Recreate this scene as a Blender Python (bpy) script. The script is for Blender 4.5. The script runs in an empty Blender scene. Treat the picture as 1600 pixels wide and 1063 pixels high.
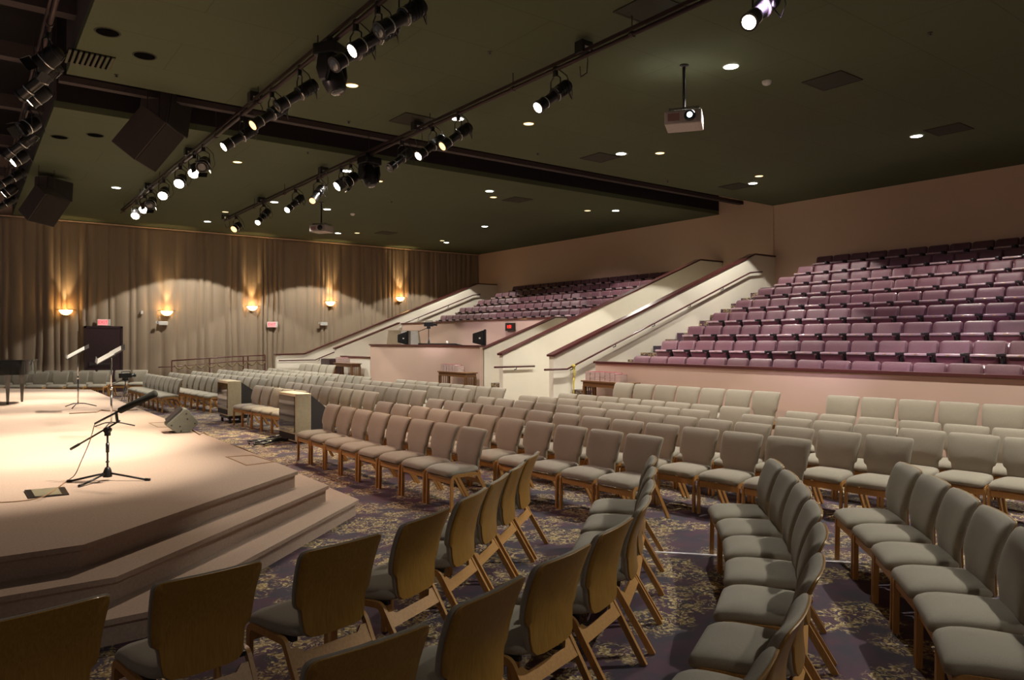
import bpy, bmesh, math, random
from mathutils import Vector, Matrix
random.seed(7)
S = bpy.context.scene
COL = S.collection
PI = math.pi
# ------------------------------------------------------------------ camera
CAM_H = 1.85
YAW = math.atan(855.0 / 1144.0)
cd = bpy.data.cameras.new('camera')
cam = bpy.data.objects.new('camera', cd)
COL.objects.link(cam)
cam.location = (0, 0, CAM_H)
cam.rotation_euler = (PI / 2, 0, -YAW)
cd.sensor_width = 36
cd.lens = 36 * 1144.0 / 1600.0
cd.clip_start = 0.05
S.camera = cam
# ------------------------------------------------------------------ view, world
S.view_settings.view_transform = 'Standard'
S.view_settings.look = 'None'
S.view_settings.gamma = 1
S.view_settings.use_curve_mapping = False
S.view_settings.exposure = 0.45
w = bpy.data.worlds.new('world')
S.world = w
w.use_nodes = True
w.node_tree.nodes['Background'].inputs[0].default_value = (0.55, 0.46, 0.44, 1)
w.node_tree.nodes['Background'].inputs[1].default_value = 0.12


def light(name, kind, loc, energy, color, target=None, **kw):
    d = bpy.data.lights.new(name, kind)
    d.energy = energy
    d.color = color
    for k, v in kw.items():
        setattr(d, k, v)
    o = bpy.data.objects.new(name, d)
    COL.objects.link(o)
    o.location = loc
    if target is not None:
        dr = Vector(target) - Vector(loc)
        o.rotation_euler = dr.to_track_quat('-Z', 'Y').to_euler()
    return o


# house lights: bright recessed downlights, at ceiling fittings, plus added fills out of view
CEIL = 6.0
DOWN = [(9.3, 6.9), (11.7, 11.6), (15.5, 7.0), (16.7, 11.7), (11.7, 16.7), (16.7, 16.8), (15.2, 22.0), (16.4, 26.6),
        (7.4, 11.6), (7.5, 16.8), (9.2, 22.1), (6.8, 26.9), (3.3, 22.4), (11.6, 26.8), (7.45, 21.9)]
DOWN_FILL = [(9.3, 1.8), (15.5, 2.0), (4.6, -1.5)]  # fill lamps added out of view to brighten the near chairs and seats
DOWN_POWER = {11: 760, 13: 700, 12: 560, 0: 700, 1: 800, 4: 760, 15: 1050, 17: 170}
WARMDOWN_PX = [(550, 133), (826, 193), (1031, 239), (1186, 275), (918, 329), (771, 308), (592, 283), (558, 364), (371, 253), (691, 376), (352, 331)]
for i, (x, y) in enumerate(DOWN + DOWN_FILL):
    light('house_and_fill_light', 'SPOT', (x, y, CEIL - 0.03), DOWN_POWER.get(i, 520), (1.0, 0.95, 0.84), (x, y, 0), spot_size=math.radians(111), spot_blend=0.07, shadow_soft_size=0.07)
# stage wash from the pipes
for (p, t, e, s, c) in [
    ((3.6, 6.5, 5.4), (0.0, 9.2, .5), 1900, 46, (1, .86, .70)),
    ((3.6, 8.5, 5.4), (0.3, 11.5, .5), 1900, 50, (1, .86, .70)),
    ((3.6, 12.0, 5.4), (0.5, 10.6, .5), 1600, 50, (1, .86, .70)),
    ((3.6, 16.0, 5.4), (0.6, 14.0, .5), 1900, 52, (1, .86, .70)),
    ((3.6, 19.5, 5.4), (0.6, 17.5, .5), 1900, 52, (1, .86, .70)),
    ((3.6, 21.5, 5.4), (0.6, 20.5, .5), 1900, 56, (1, .86, .70)),
    ((3.6, 9.5, 5.4), (0.6, 6.9, .5), 400, 66, (1, .80, .62)),
    ((6.6, 16.5, 5.4), (3.9, 13.2, 0), 1500, 46, (1, .80, .50)),
    ((6.6, 8.2, 5.4), (4.4, 8.8, 0), 650, 46, (1, .72, .52)),
    ((0.85, 13.0, 5.1), (5.4, 10.5, .6), 420, 64, (1, .60, .48)),
    ((0.85, 9.0, 5.1), (8.2, 8.0, .8), 360, 74, (1, .62, .52)),
    ((0.85, 17.0, 5.1), (6.5, 15.0, .6), 340, 64, (1, .62, .52)),
]:
    light('stage_beam', 'SPOT', p, e, c, t, spot_size=math.radians(s), spot_blend=0.8, shadow_soft_size=0.09)
# coloured spill of the theatre lanterns on the raised seating
for (p, t, e, s, c) in [
    ((6.6, 4.5, 5.4), (14.5, 7.5, 1.8), 900, 40, (.86, .62, 1.0)),
    ((6.6, 9.5, 5.4), (15.0, 10.5, 2.0), 700, 36, (1.0, .72, .85)),
    ((6.6, 18.0, 5.4), (15.0, 19.5, 1.9), 800, 40, (1.0, .80, .90)),
]:
    light('gel_beam', 'SPOT', p, e, c, t, spot_size=math.radians(s), spot_blend=0.5, shadow_soft_size=0.09)


# ------------------------------------------------------------------ materials
def mat(name, col, rough=0.6, metal=0.0, var=None, scale=20.0, bump=0.0, bscale=None, coat=0.0, emit=None, estr=0.0, stretch=None, trans=0.0, sheen=0.0):
    m = bpy.data.materials.new(name)
    m.use_nodes = True
    nt = m.node_tree
    b = nt.nodes['Principled BSDF']
    b.inputs['Roughness'].default_value = rough
    b.inputs['Metallic'].default_value = metal
    b.inputs['Coat Weight'].default_value = coat
    b.inputs['Sheen Weight'].default_value = sheen
    b.inputs['Transmission Weight'].default_value = trans
    if len(col) == 3:
        col = (*col, 1)
    b.inputs['Base Color'].default_value = col
    if emit:
        b.inputs['Emission Color'].default_value = (*emit, 1)
        b.inputs['Emission Strength'].default_value = estr
    tc = nt.nodes.new('ShaderNodeTexCoord')
    src = tc.outputs['Object']
    if stretch:
        mp = nt.nodes.new('ShaderNodeMapping')
        mp.inputs['Scale'].default_value = stretch
        nt.links.new(src, mp.inputs['Vector'])
        src = mp.outputs['Vector']
    n = nt.nodes.new('ShaderNodeTexNoise')
    n.inputs['Scale'].default_value = scale
    n.inputs['Detail'].default_value = 4
    nt.links.new(src, n.inputs['Vector'])
    r = nt.nodes.new('ShaderNodeValToRGB')
    c2 = var if var else tuple(v * 0.86 for v in col[:3])
    r.color_ramp.elements[0].position = 0.32
    r.color_ramp.elements[1].position = 0.68
    r.color_ramp.elements[0].color = (*c2[:3], 1)
    r.color_ramp.elements[1].color = col
    nt.links.new(n.outputs['Fac'], r.inputs['Fac'])
    nt.links.new(r.outputs['Color'], b.inputs['Base Color'])
    if bump:
        bn = nt.nodes.new('ShaderNodeTexNoise')
        bn.inputs['Scale'].default_value = bscale or scale * 4
        bn.inputs['Detail'].default_value = 3
        nt.links.new(src, bn.inputs['Vector'])
        bp = nt.nodes.new('ShaderNodeBump')
        bp.inputs['Strength'].default_value = bump
        bp.inputs['Distance'].default_value = 0.01
        nt.links.new(bn.outputs['Fac'], bp.inputs['Height'])
        nt.links.new(bp.outputs['Normal'], b.inputs['Normal'])
    return m


M = {}
M['fabric'] = mat('taupe_fabric', (.335, .295, .225), .9, var=(.27, .235, .178), scale=220, bump=.35, bscale=700, sheen=.25)
M['wood'] = mat('oak_veneer', (.36, .195, .040), .36, var=(.28, .140, .026), scale=9, stretch=(14, 14, 1.2), coat=.15)
M['woodleg'] = mat('oak_leg', (.52, .28, .09), .42, var=(.42, .21, .06), scale=12, stretch=(10, 10, 1))
M['woodedge'] = mat('oak_edge', (.50, .30, .12), .5, var=(.38, .2, .07), scale=40)
M['darkwood'] = mat('stained_wood', (.10, .028, .026), .28, var=(.07, .018, .017), scale=10, stretch=(1, 8, 8), coat=.3)
M['tablewood'] = mat('brown_table_wood', (.19, .09, .032), .4, var=(.13, .055, .02), scale=10, stretch=(1, 8, 8))
M['burg'] = mat('burgundy_upholstery', (.135, .050, .068), .5, var=(.108, .040, .054), scale=60, bump=.2, bscale=500, sheen=.2)
M['burgshell'] = mat('burgundy_shell', (.15, .055, .072), .28, coat=.5)
M['lip'] = mat('seat_lip_highlight', (.42, .29, .32), .24, coat=.8)  # paler than the shell: overhead highlight put into the colour
M['blackplastic'] = mat('black_plastic', (.012, .012, .013), .35)
M['blackmetal'] = mat('black_painted_metal', (.022, .021, .022), .34, metal=.3, coat=.3)
M['pipe'] = mat('dark_pipe', (.06, .035, .035), .45, metal=.4)
M['chrome'] = mat('chrome', (.7, .7, .7), .16, metal=1.0)
M['brass'] = mat('brass', (.62, .42, .16), .3, metal=1.0)
M['cream'] = mat('cream_paint', (.86, .80, .68), .8, var=(.84, .78, .66), scale=3, bump=.08, bscale=150)
M['peach'] = mat('rose_beige_paint', (.60, .43, .35), .85, var=(.58, .415, .335), scale=2, bump=.08, bscale=150)
M['wall'] = mat('beige_wall_paint', (.72, .52, .38), .9, var=(.70, .505, .37), scale=1.2, bump=.06, bscale=120)
M['steel'] = mat('dark_steel', (.05, .045, .045), .5, metal=.2)
M['white'] = mat('white_plastic', (.72, .70, .66), .5)
M['offwhite'] = mat('putty_plastic', (.70, .62, .42), .5)
M['grey'] = mat('speaker_grey', (.16, .165, .13), .7, var=(.13, .135, .105), scale=120, bump=.3)
M['spk'] = mat('speaker_bounce_brown', (.085, .062, .058), .75, bump=.2, bscale=200)  # cabinet lightened to brown: stage bounce on its side put into the colour
M['spkface'] = mat('speaker_dark_cloth', (.022, .018, .014), .95, var=(.018, .014, .011), scale=200)
M['piano'] = mat('black_lacquer', (.016, .018, .016), .10, coat=1.0)
M['glass'] = mat('crt_glass', (.02, .018, .016), .07, coat=1.0)
M['paper'] = mat('sheet_paper', (.85, .82, .75), .8)
M['pages'] = mat('page_block', (.78, .70, .64), .8, var=(.62, .54, .50), scale=40, stretch=(1, 1, 30))
M['bookred'] = mat('crimson_book_cloth', (.30, .03, .06), .6)
M['yellow'] = mat('yellow_cord', (.72, .58, .10), .7)
M['vinyl'] = mat('black_cable', (.014, .014, .014), .4)
M['tan'] = mat('tan_cable', (.30, .17, .08), .6)
M['garland'] = mat('dry_garland', (.22, .15, .08), .9, var=(.12, .09, .04), scale=60)
M['bottle'] = mat('clear_plastic', (.8, .85, .9), .1, trans=.6)
M['smoke'] = mat('dark_door_paint', (.045, .022, .026), .4, coat=.2)
M['hole'] = mat('black_void_fitting', (.006, .006, .006), .9)
M['hole'].node_tree.nodes['Principled BSDF'].inputs['Specular IOR Level'].default_value = 0
M['vent'] = mat('olive_grille', (.035, .035, .022), .8)
M['ventlight'] = mat('grille_louvre', (.10, .10, .06), .8)


def emis(name, col, s):
    m = bpy.data.materials.new(name)
    m.use_nodes = True
    b = m.node_tree.nodes['Principled BSDF']
    b.inputs['Base Color'].default_value = (*[min(1, c) for c in col], 1)
    b.inputs['Emission Color'].default_value = (*col, 1)
    b.inputs['Emission Strength'].default_value = s
    return m


M['lampwhite'] = emis('lamp_white', (1, .98, .9), 14)
M['lampwarm'] = emis('lamp_warm', (1, .80, .42), 1.6)
M['lens'] = emis('lit_lens', (1, .85, .62), 14)
M['lensdim'] = emis('amber_lens', (1, .55, .22), 2.0)
M['sconce'] = emis('sconce_glass', (1, .62, .22), 6)
M['exitglow'] = emis('exit_face', (1.0, .30, .30), .55)
M['exitred'] = emis('exit_letters', (1, .02, .03), 1.6)
M['digit'] = emis('red_digits', (1, .03, .02), 2.2)
M['projlens'] = emis('projector_lens', (.7, .95, 1.0), 12)
M['offlens'] = mat('unlit_lens', (.05, .06, .07), .05, coat=1)


def mat_floor():
    m = bpy.data.materials.new('damask_carpet')
    m.use_nodes = True
    nt = m.node_tree
    b = nt.nodes['Principled BSDF']
    b.inputs['Roughness'].default_value = .95
    N = lambda t: nt.nodes.new(t)
    L = nt.links.new
    tc = N('ShaderNodeTexCoord')
    # warp
    n0 = N('ShaderNodeTexNoise'); n0.inputs['Scale'].default_value = 9; n0.inputs['Detail'].default_value = 2
    L(tc.outputs['Object'], n0.inputs['Vector'])
    ad = N('ShaderNodeVectorMath'); ad.operation = 'MULTIPLY_ADD'
    ad.inputs[1].default_value = (.22, .22, 0)
    L(n0.outputs['Color'], ad.inputs[0]); L(tc.outputs['Object'], ad.inputs[2])
    # leaf clumps
    v = N('ShaderNodeTexVoronoi'); v.inputs['Scale'].default_value = 3.0
    L(ad.outputs[0], v.inputs['Vector'])
    n1 = N('ShaderNodeTexNoise'); n1.inputs['Scale'].default_value = 15; n1.inputs['Detail'].default_value = 5; n1.inputs['Roughness'].default_value = .6; n1.inputs['Distortion'].default_value = 1.6
    L(ad.outputs[0], n1.inputs['Vector'])
    r1 = N('ShaderNodeValToRGB'); r1.color_ramp.elements[0].position = .490; r1.color_ramp.elements[1].position = .530
    L(n1.outputs['Fac'], r1.inputs['Fac'])
    r2 = N('ShaderNodeValToRGB'); r2.color_ramp.elements[0].position = .50; r2.color_ramp.elements[0].color = (1, 1, 1, 1); r2.color_ramp.elements[1].position = .66; r2.color_ramp.elements[1].color = (0, 0, 0, 1)
    L(v.outputs['Distance'], r2.inputs['Fac'])
    mu = N('ShaderNodeMath'); mu.operation = 'MULTIPLY'
    L(r1.outputs['Color'], mu.inputs[0]); L(r2.outputs['Color'], mu.inputs[1])
    # base two-tone plum / slate
    n2 = N('ShaderNodeTexNoise'); n2.inputs['Scale'].default_value = 4; n2.inputs['Detail'].default_value = 3
    L(tc.outputs['Object'], n2.inputs['Vector'])
    rb = N('ShaderNodeValToRGB'); rb.color_ramp.elements[0].position = .42; rb.color_ramp.elements[0].color = (.085, .042, .066, 1); rb.color_ramp.elements[1].position = .58; rb.color_ramp.elements[1].color = (.055, .045, .064, 1)
    L(n2.outputs['Fac'], rb.inputs['Fac'])
    rl = N('ShaderNodeValToRGB'); rl.color_ramp.elements[0].color = (.26, .18, .075, 1); rl.color_ramp.elements[1].color = (.66, .53, .30, 1)
    rl.color_ramp.elements[0].position = .45; rl.color_ramp.elements[1].position = .62
    n3 = N('ShaderNodeTexNoise'); n3.inputs['Scale'].default_value = 40
    L(tc.outputs['Object'], n3.inputs['Vector']); L(n3.outputs['Fac'], rl.inputs['Fac'])
    mx = N('ShaderNodeMixRGB'); L(mu.outputs[0], mx.inputs[0]); L(rb.outputs['Color'], mx.inputs[1]); L(rl.outputs['Color'], mx.inputs[2])
    L(mx.outputs[0], b.inputs['Base Color'])
    n4 = N('ShaderNodeTexNoise'); n4.inputs['Scale'].default_value = 350
    L(tc.outputs['Object'], n4.inputs['Vector'])
    bp = N('ShaderNodeBump'); bp.inputs['Strength'].default_value = .4; bp.inputs['Distance'].default_value = .006
    L(n4.outputs['Fac'], bp.inputs['Height']); L(bp.outputs['Normal'], b.inputs['Normal'])
    return m


def mat_ceiling():
    m = bpy.data.materials.new('olive_ceiling_tile')
    m.use_nodes = True
    nt = m.node_tree
    b = nt.nodes['Principled BSDF']
    b.inputs['Roughness'].default_value = .9
    tc = nt.nodes.new('ShaderNodeTexCoord')
    br = nt.nodes.new('ShaderNodeTexBrick')
    br.inputs['Scale'].default_value = 1
    br.inputs['Brick Width'].default_value = 2.44
    br.inputs['Row Height'].default_value = 1.22
    br.inputs['Mortar Size'].default_value = .008
    br.inputs['Color1'].default_value = (.094, .110, .059, 1)
    br.inputs['Color2'].default_value = (.089, .105, .056, 1)
    br.inputs['Mortar'].default_value = (.070, .082, .044, 1)
    nt.links.new(tc.outputs['Object'], br.inputs['Vector'])
    nt.links.new(br.outputs['Color'], b.inputs['Base Color'])
    n = nt.nodes.new('ShaderNodeTexNoise'); n.inputs['Scale'].default_value = 60
    nt.links.new(tc.outputs['Object'], n.inputs['Vector'])
    bp = nt.nodes.new('ShaderNodeBump'); bp.inputs['Strength'].default_value = .15; bp.inputs['Distance'].default_value = .01
    nt.links.new(n.outputs['Fac'], bp.inputs['Height']); nt.links.new(bp.outputs['Normal'], b.inputs['Normal'])
    return m


M['carpet'] = mat_floor()
M['ceil'] = mat_ceiling()
M['stagecarpet'] = mat('stage_carpet', (.50, .38, .30), .95, var=(.43, .32, .25), scale=60, bump=.4, bscale=300)
M['stageside'] = mat('stage_riser_carpet', (.46, .35, .28), .95, var=(.40, .30, .24), scale=60, bump=.4, bscale=300)
M['curtain'] = mat('curtain_satin', (.33, .25, .17), .55, var=(.295, .22, .15), scale=5, stretch=(6, 6, .3), sheen=.4)
M['deck'] = mat('fly_deck', (.014, .010, .011), .9)
M['fascia'] = mat('mauve_fascia', (.075, .056, .056), .85)
M['strip'] = mat('strip_sheen_white', (.82, .80, .86), .35)  # pale colour stands in for the metal's reflection

# ------------------------------------------------------------------ mesh helpers


def new():
    return bmesh.new()


def obj(name, bm, m, parent=None, smooth=False, loc=None, angle=None):
    me = bpy.data.meshes.new(name)
    bmesh.ops.recalc_face_normals(bm, faces=bm.faces)
    bm.to_mesh(me)
    bm.free()
    if smooth:
        for p in me.polygons:
            p.use_smooth = True
        if angle:
            me.set_sharp_from_angle(angle=math.radians(angle))
    for x in (m if isinstance(m, (list, tuple)) else [m]):
        me.materials.append(x)
    o = bpy.data.objects.new(name, me)
    COL.objects.link(o)
    if parent:
        o.parent = parent
    if loc:
        o.location = loc
    return o


def thing(name, label, cat, loc=(0, 0, 0), rz=0.0, group=None):
    o = bpy.data.objects.new(name, None)
    o.empty_display_size = .1
    COL.objects.link(o)
    o.location = loc
    o.rotation_euler = (0, 0, rz)
    return tag(o, label, cat, group)


def tag(o, label, cat, group=None):
    o['label'] = label
    o['category'] = cat
    if group:
        o['group'] = group
    return o


def struct(o):
    o['kind'] = 'structure'
    return o


def box(bm, x0, x1, y0, y1, z0, z1, mtx=None):
    vs = [bm.verts.new(p) for p in ((x0, y0, z0), (x1, y0, z0), (x1, y1, z0), (x0, y1, z0), (x0, y0, z1), (x1, y0, z1), (x1, y1, z1), (x0, y1, z1))]
    for f in ((0, 3, 2, 1), (4, 5, 6, 7), (0, 1, 5, 4), (1, 2, 6, 5), (2, 3, 7, 6), (3, 0, 4, 7)):
        bm.faces.new([vs[i] for i in f])
    if mtx is not None:
        bmesh.ops.transform(bm, matrix=mtx, verts=vs)
    return vs


def bevel(bm, r, seg=2):
    bmesh.ops.bevel(bm, geom=list(bm.edges), offset=r, segments=seg, affect='EDGES', profile=.6)
    return bm


def rbox(x0, x1, y0, y1, z0, z1, r=.01, seg=2):
    bm = new()
    box(bm, x0, x1, y0, y1, z0, z1)
    return bevel(bm, r, seg)


def frames(pts):
    out = []
    up = None
    n = len(pts)
    for i in range(n):
        a = pts[max(0, i - 1)]
        b = pts[min(n - 1, i + 1)]
        t = (b - a).normalized()
        if up is None:
            up = Vector((0, 0, 1)) if abs(t.z) < .9 else Vector((0, 1, 0))
        u = (up - t * up.dot(t))
        if u.length < 1e-4:
            u = t.orthogonal()
        u.normalize()
        up = u
        out.append((t, u, t.cross(u)))
    return out


def tube(bm, pts, r, seg=8, cap=True):
    pts = [Vector(p) for p in pts]
    rs = r if isinstance(r, (list, tuple)) else [r] * len(pts)
    rings = []
    for p, (t, u, v), q in zip(pts, frames(pts), rs):
        rings.append([bm.verts.new(p + (u * math.cos(2 * PI * k / seg) + v * math.sin(2 * PI * k / seg)) * q) for k in range(seg)])
    for a, b in zip(rings, rings[1:]):
        for k in range(seg):
            bm.faces.new((a[k], a[(k + 1) % seg], b[(k + 1) % seg], b[k]))
    if cap:
        bm.faces.new(rings[0][::-1])
        bm.faces.new(rings[-1])
    return bm


def sweep_rect(bm, pts, wx, t):
    """rectangular bar in the y-z plane: wx wide along x, t thick in plane"""
    rings = []
    n = len(pts)
    P = [Vector(p) for p in pts]
    for i in range(n):
        a, b = P[max(0, i - 1)], P[min(n - 1, i + 1)]
        d = (b - a).normalized()
        nrm = Vector((0, -d.z, d.y))
        p = P[i]
        rings.append([bm.verts.new(p + Vector((sx * wx / 2, 0, 0)) + nrm * sn * t / 2) for sx, sn in ((-1, -1), (1, -1), (1, 1), (-1, 1))])
    for a, b in zip(rings, rings[1:]):
        for k in range(4):
            bm.faces.new((a[k], a[(k + 1) % 4], b[(k + 1) % 4], b[k]))
    bm.faces.new(rings[0][::-1])
    bm.faces.new(rings[-1])


def lathe(bm, prof, seg=16, mtx=None, cap=True):
    rings = []
    allv = []
    for (r, z) in prof:
        ring = [bm.verts.new((r * math.cos(2 * PI * k / seg), r * math.sin(2 * PI * k / seg), z)) for k in range(seg)]
        rings.append(ring)
        allv += ring
    for a, b in zip(rings, rings[1:]):
        for k in range(seg):
            bm.faces.new((a[k], a[(k + 1) % seg], b[(k + 1) % seg], b[k]))
    if cap:
        bm.faces.new(rings[0][::-1])
        bm.faces.new(rings[-1])
    if mtx is not None:
        bmesh.ops.transform(bm, matrix=mtx, verts=allv)
    return bm


def prism(bm, pts, d0, d1, axis='z'):
    """extrude a polygon; axis z: pts=(x,y); axis y: pts=(x,z); axis x: pts=(y,z)"""
    def mk(p, d):
        return (p[0], p[1], d) if axis == 'z' else ((p[0], d, p[1]) if axis == 'y' else (d, p[0], p[1]))
    a = [bm.verts.new(mk(p, d0)) for p in pts]
    b = [bm.verts.new(mk(p, d1)) for p in pts]
    n = len(pts)
    bm.faces.new(a[::-1])
    bm.faces.new(b)
    for i in range(n):
        bm.faces.new((a[i], a[(i + 1) % n], b[(i + 1) % n], b[i]))
    return bm


def loft(bm, outline, rings, fn):
    """outline: list of (x, s) centred; rings: list of (scale inset in metres, height n); fn maps (x, s, n) to a point."""
    hx = max(abs(p[0]) for p in outline)
    smin = min(p[1] for p in outline)
    smax = max(p[1] for p in outline)
    sc = (smin + smax) / 2
    hs = (smax - smin) / 2
    prev = None
    for (ins, n) in rings:
        fx = max(.0, 1 - ins / hx)
        fs = max(.0, 1 - ins / hs)
        ring = [bm.verts.new(fn(x * fx, sc + (s - sc) * fs, n)) for x, s in outline]
        if prev:
            k = len(ring)
            for i in range(k):
                bm.faces.new((prev[i], prev[(i + 1) % k], ring[(i + 1) % k], ring[i]))
        else:
            first = ring
        prev = ring
    c0 = bm.verts.new(fn(0, sc, rings[0][1]))
    c1 = bm.verts.new(fn(0, sc, rings[-1][1]))
    k = len(prev)
    for i in range(k):
        bm.faces.new((prev[i], prev[(i + 1) % k], c1))
        bm.faces.new((first[(i + 1) % k], first[i], c0))


def rrect(hx, s0, s1, r, n=5, side=6):
    pts = []
    for cx, cy, a0 in ((hx - r, s0 + r, -90), (hx - r, s1 - r, 0), (-hx + r, s1 - r, 90), (-hx + r, s0 + r, 180)):
        for i in range(n + 1):
            a = math.radians(a0 + 90 * i / n)
            pts.append((cx + r * math.cos(a), cy + r * math.sin(a)))
    out = []
    for i in range(len(pts)):
        a, b = pts[i], pts[(i + 1) % len(pts)]
        out.append(a)
        if math.hypot(a[0] - b[0], a[1] - b[1]) > .1:
            for k in range(1, side):
                out.append((a[0] + (b[0] - a[0]) * k / side, a[1] + (b[1] - a[1]) * k / side))
    return out


def copy_thing(root, loc, rz, label, group=None):
    r = root.copy()
    COL.objects.link(r)
    r.location = loc
    r.rotation_euler = (0, 0, rz)
    r['label'] = label
    if group:
        r['group'] = group
    for ch in list(root.children):
        c = ch.copy()
        COL.objects.link(c)
        c.parent = r
        for g in list(ch.children):
            d = g.copy()
            COL.objects.link(d)
            d.parent = c
    return r


ORD = 'first second third fourth fifth sixth seventh eighth ninth tenth eleventh twelfth thirteenth fourteenth fifteenth sixteenth seventeenth eighteenth nineteenth twentieth'.split()

# ------------------------------------------------------------------ camera-side geometry helper (places measured from the photograph)
FW = Vector((math.sin(YAW), math.cos(YAW), 0))
RT = Vector((math.cos(YAW), -math.sin(YAW), 0))


def at_h(x, y, z):
    d = FW + RT * ((x - 800) / 1144.) + Vector((0, 0, (531.5 - y) / 1144.))
    return Vector((0, 0, CAM_H)) + d * ((z - CAM_H) / d.z)


# ------------------------------------------------------------------ room shell
XW, YW = 20.0, 29.5
bm = new(); box(bm, -4, XW + .2, -4, YW + .4, -.2, 0)
struct(obj('floor', bm, M['carpet']))
bm = new(); prism(bm, [(9.75, -4), (XW, -4), (XW, YW), (9.2, YW), (9.2, 19.5), (9.75, 19.5)], 0.001, .17)
struct(obj('floor_landing', bm, M['carpet']))
# right wall (behind the raised seating) with a vertical control joint
bm = new(); box(bm, XW, XW + .2, -4, 13.24, 0, CEIL + 2)
struct(obj('wall_right', bm, M['wall']))
bm = new(); box(bm, XW, XW + .2, 13.28, YW + .4, 0, CEIL + 2); box(bm, XW + .03, XW + .2, 13.24, 13.28, 0, CEIL + 2)
struct(obj('wall_right_far', bm, M['wall']))
bm = new(); box(bm, -4, XW, YW + .12, YW + .4, 0, CEIL + 2)
struct(obj('wall_back', bm, M['wall']))
# ceilings: two big panels, with a slot between them and open grid over the stage
bm = new()
box(bm, 1.27, XW, -4, 13.3, CEIL, CEIL + .12)
box(bm, 1.27, XW, 15.32, YW + .1, CEIL, CEIL + .12)
struct(obj('ceiling', bm, M['ceil']))
bm = new(); box(bm, -4, XW, -4, YW + .1, CEIL + 2.0, CEIL + 2.1)
struct(obj('ceiling_upper_deck', bm, M['deck']))
bm = new()
box(bm, 1.27, 1.31, -4, 13.3, CEIL + .12, CEIL + 1.0)
box(bm, 1.27, 1.31, 15.32, YW, CEIL + .12, CEIL + 1.0)
box(bm, 1.27, XW, 14.36, 14.52, CEIL + .20, CEIL + .3)
struct(obj('trim_1', bm, M['fascia']))
bm = new()
box(bm, 1.31, XW, 13.26, 13.30, CEIL + .12, CEIL + 1.9); box(bm, 1.31, XW, 15.32, 15.36, CEIL + .12, CEIL + 1.9)
struct(obj('trim_4', bm, M['deck']))
bm = new()
for yy in (7.0, 9.3, 12.0, 14.4, 17.5, 21.0, 25.0):
    box(bm, -4, 1.27, yy, yy + .22, CEIL + .45, CEIL + .7)
for xx in (-3.0, -1.2, .2):
    box(bm, xx, xx + .12, -4, YW, CEIL + .75, CEIL + .95)
for xx in [3 + 1.6 * k for k in range(11)]:
    box(bm, xx, xx + .1, 13.4, 15.3, CEIL + .7, CEIL + .95)
struct(obj('ceiling_beams', bm, M['fascia']))


# curtain along the back wall: one continuous folded cloth
def curtain():
    bm = new()
    rnd = random.Random(3)
    xs = []
    x = -3.5
    ph = 0.0
    while x < XW - .02:
        wdt = rnd.choice([.16, .2, .24, .3, .38, .5])
        depth = rnd.uniform(.05, .15) * (1.0 if wdt < .35 else .7)
        for k in range(8):
            u = k / 8.
            # rounded pleat with a tight valley
            xs.append((x + wdt * u, depth * (abs(math.sin(PI * u)) ** .55), rnd.random()))
        x += wdt
    xs.append((XW - .01, 0, 0))
    zs = [0.02, .8, 1.7, 2.6, 3.5, 4.4, 5.2, 5.85, CEIL]
    grid = []
    for j, z in enumerate(zs):
        row = []
        amp = 1.0 - .4 * (z / CEIL) ** 2
        for i, (x, d, q) in enumerate(xs):
            sway = .03 * math.sin(z * 1.1 + x * 2.3) + .02 * math.sin(z * 2.2 + x * 5.1)
            row.append(bm.verts.new((x + sway * (1 - z / CEIL), YW - d * amp, z)))
        grid.append(row)
    for a, b in zip(grid, grid[1:]):
        for i in range(len(a) - 1):
            bm.faces.new((a[i], a[i + 1], b[i + 1], b[i]))
    o = obj('curtain', bm, M['curtain'], smooth=True)
    md = o.modifiers.new('thickness', 'SOLIDIFY'); md.thickness = .006; md.offset = 1
    tag(o, 'tall pleated tan curtain covering the whole back wall from ceiling to floor', 'curtain')
    bm = new(); tube(bm, [(-3.9, YW - .13, CEIL - .04), (XW - .02, YW - .13, CEIL - .04)], .022, 8)
    tag(obj('curtain_rail', bm, M['wall']), 'thin rail at the ceiling carrying the tan curtain', 'curtain rail')


curtain()

# door in the curtain wall
d = thing('door_1', 'dark brown exit door with a push bar between the tan curtain folds', 'door', (3.93, YW - .14, 0))
struct(d)
bm = new(); box(bm, -.53, .53, -.03, .04, 0, 2.27)
obj('door_leaf', bm, M['smoke'], d)
bm = new(); box(bm, -.60, -.53, -.05, .06, 0, 2.34); box(bm, .53, .60, -.05, .06, 0, 2.34); box(bm, -.60, .60, -.05, .06, 2.27, 2.34)
obj('door_frame', bm, M['smoke'], d)
pb = rbox(-.42, .30, -.10, -.07, .98, 1.03, .008)
box(pb, -.46, -.38, -.11, -.03, .94, 1.07)
box(pb, .26, .32, -.10, -.03, .97, 1.04)
obj('push_bar', pb, M['steel'], d)


def txt(name, body, size, loc, rot, m, parent, ext=.004):
    c = bpy.data.curves.new(name, 'FONT')
    c.body = body
    c.size = size
    c.align_x = 'CENTER'
    c.align_y = 'CENTER'
    c.extrude = ext
    tmp = bpy.data.objects.new(name, c)
    me = bpy.data.meshes.new_from_object(tmp)
    bpy.data.objects.remove(tmp)
    me.materials.clear()
    me.materials.append(m)
    o = bpy.data.objects.new(name, me)
    COL.objects.link(o)
    o.parent = parent
    o.location = loc
    o.rotation_euler = rot
    return o


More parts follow.
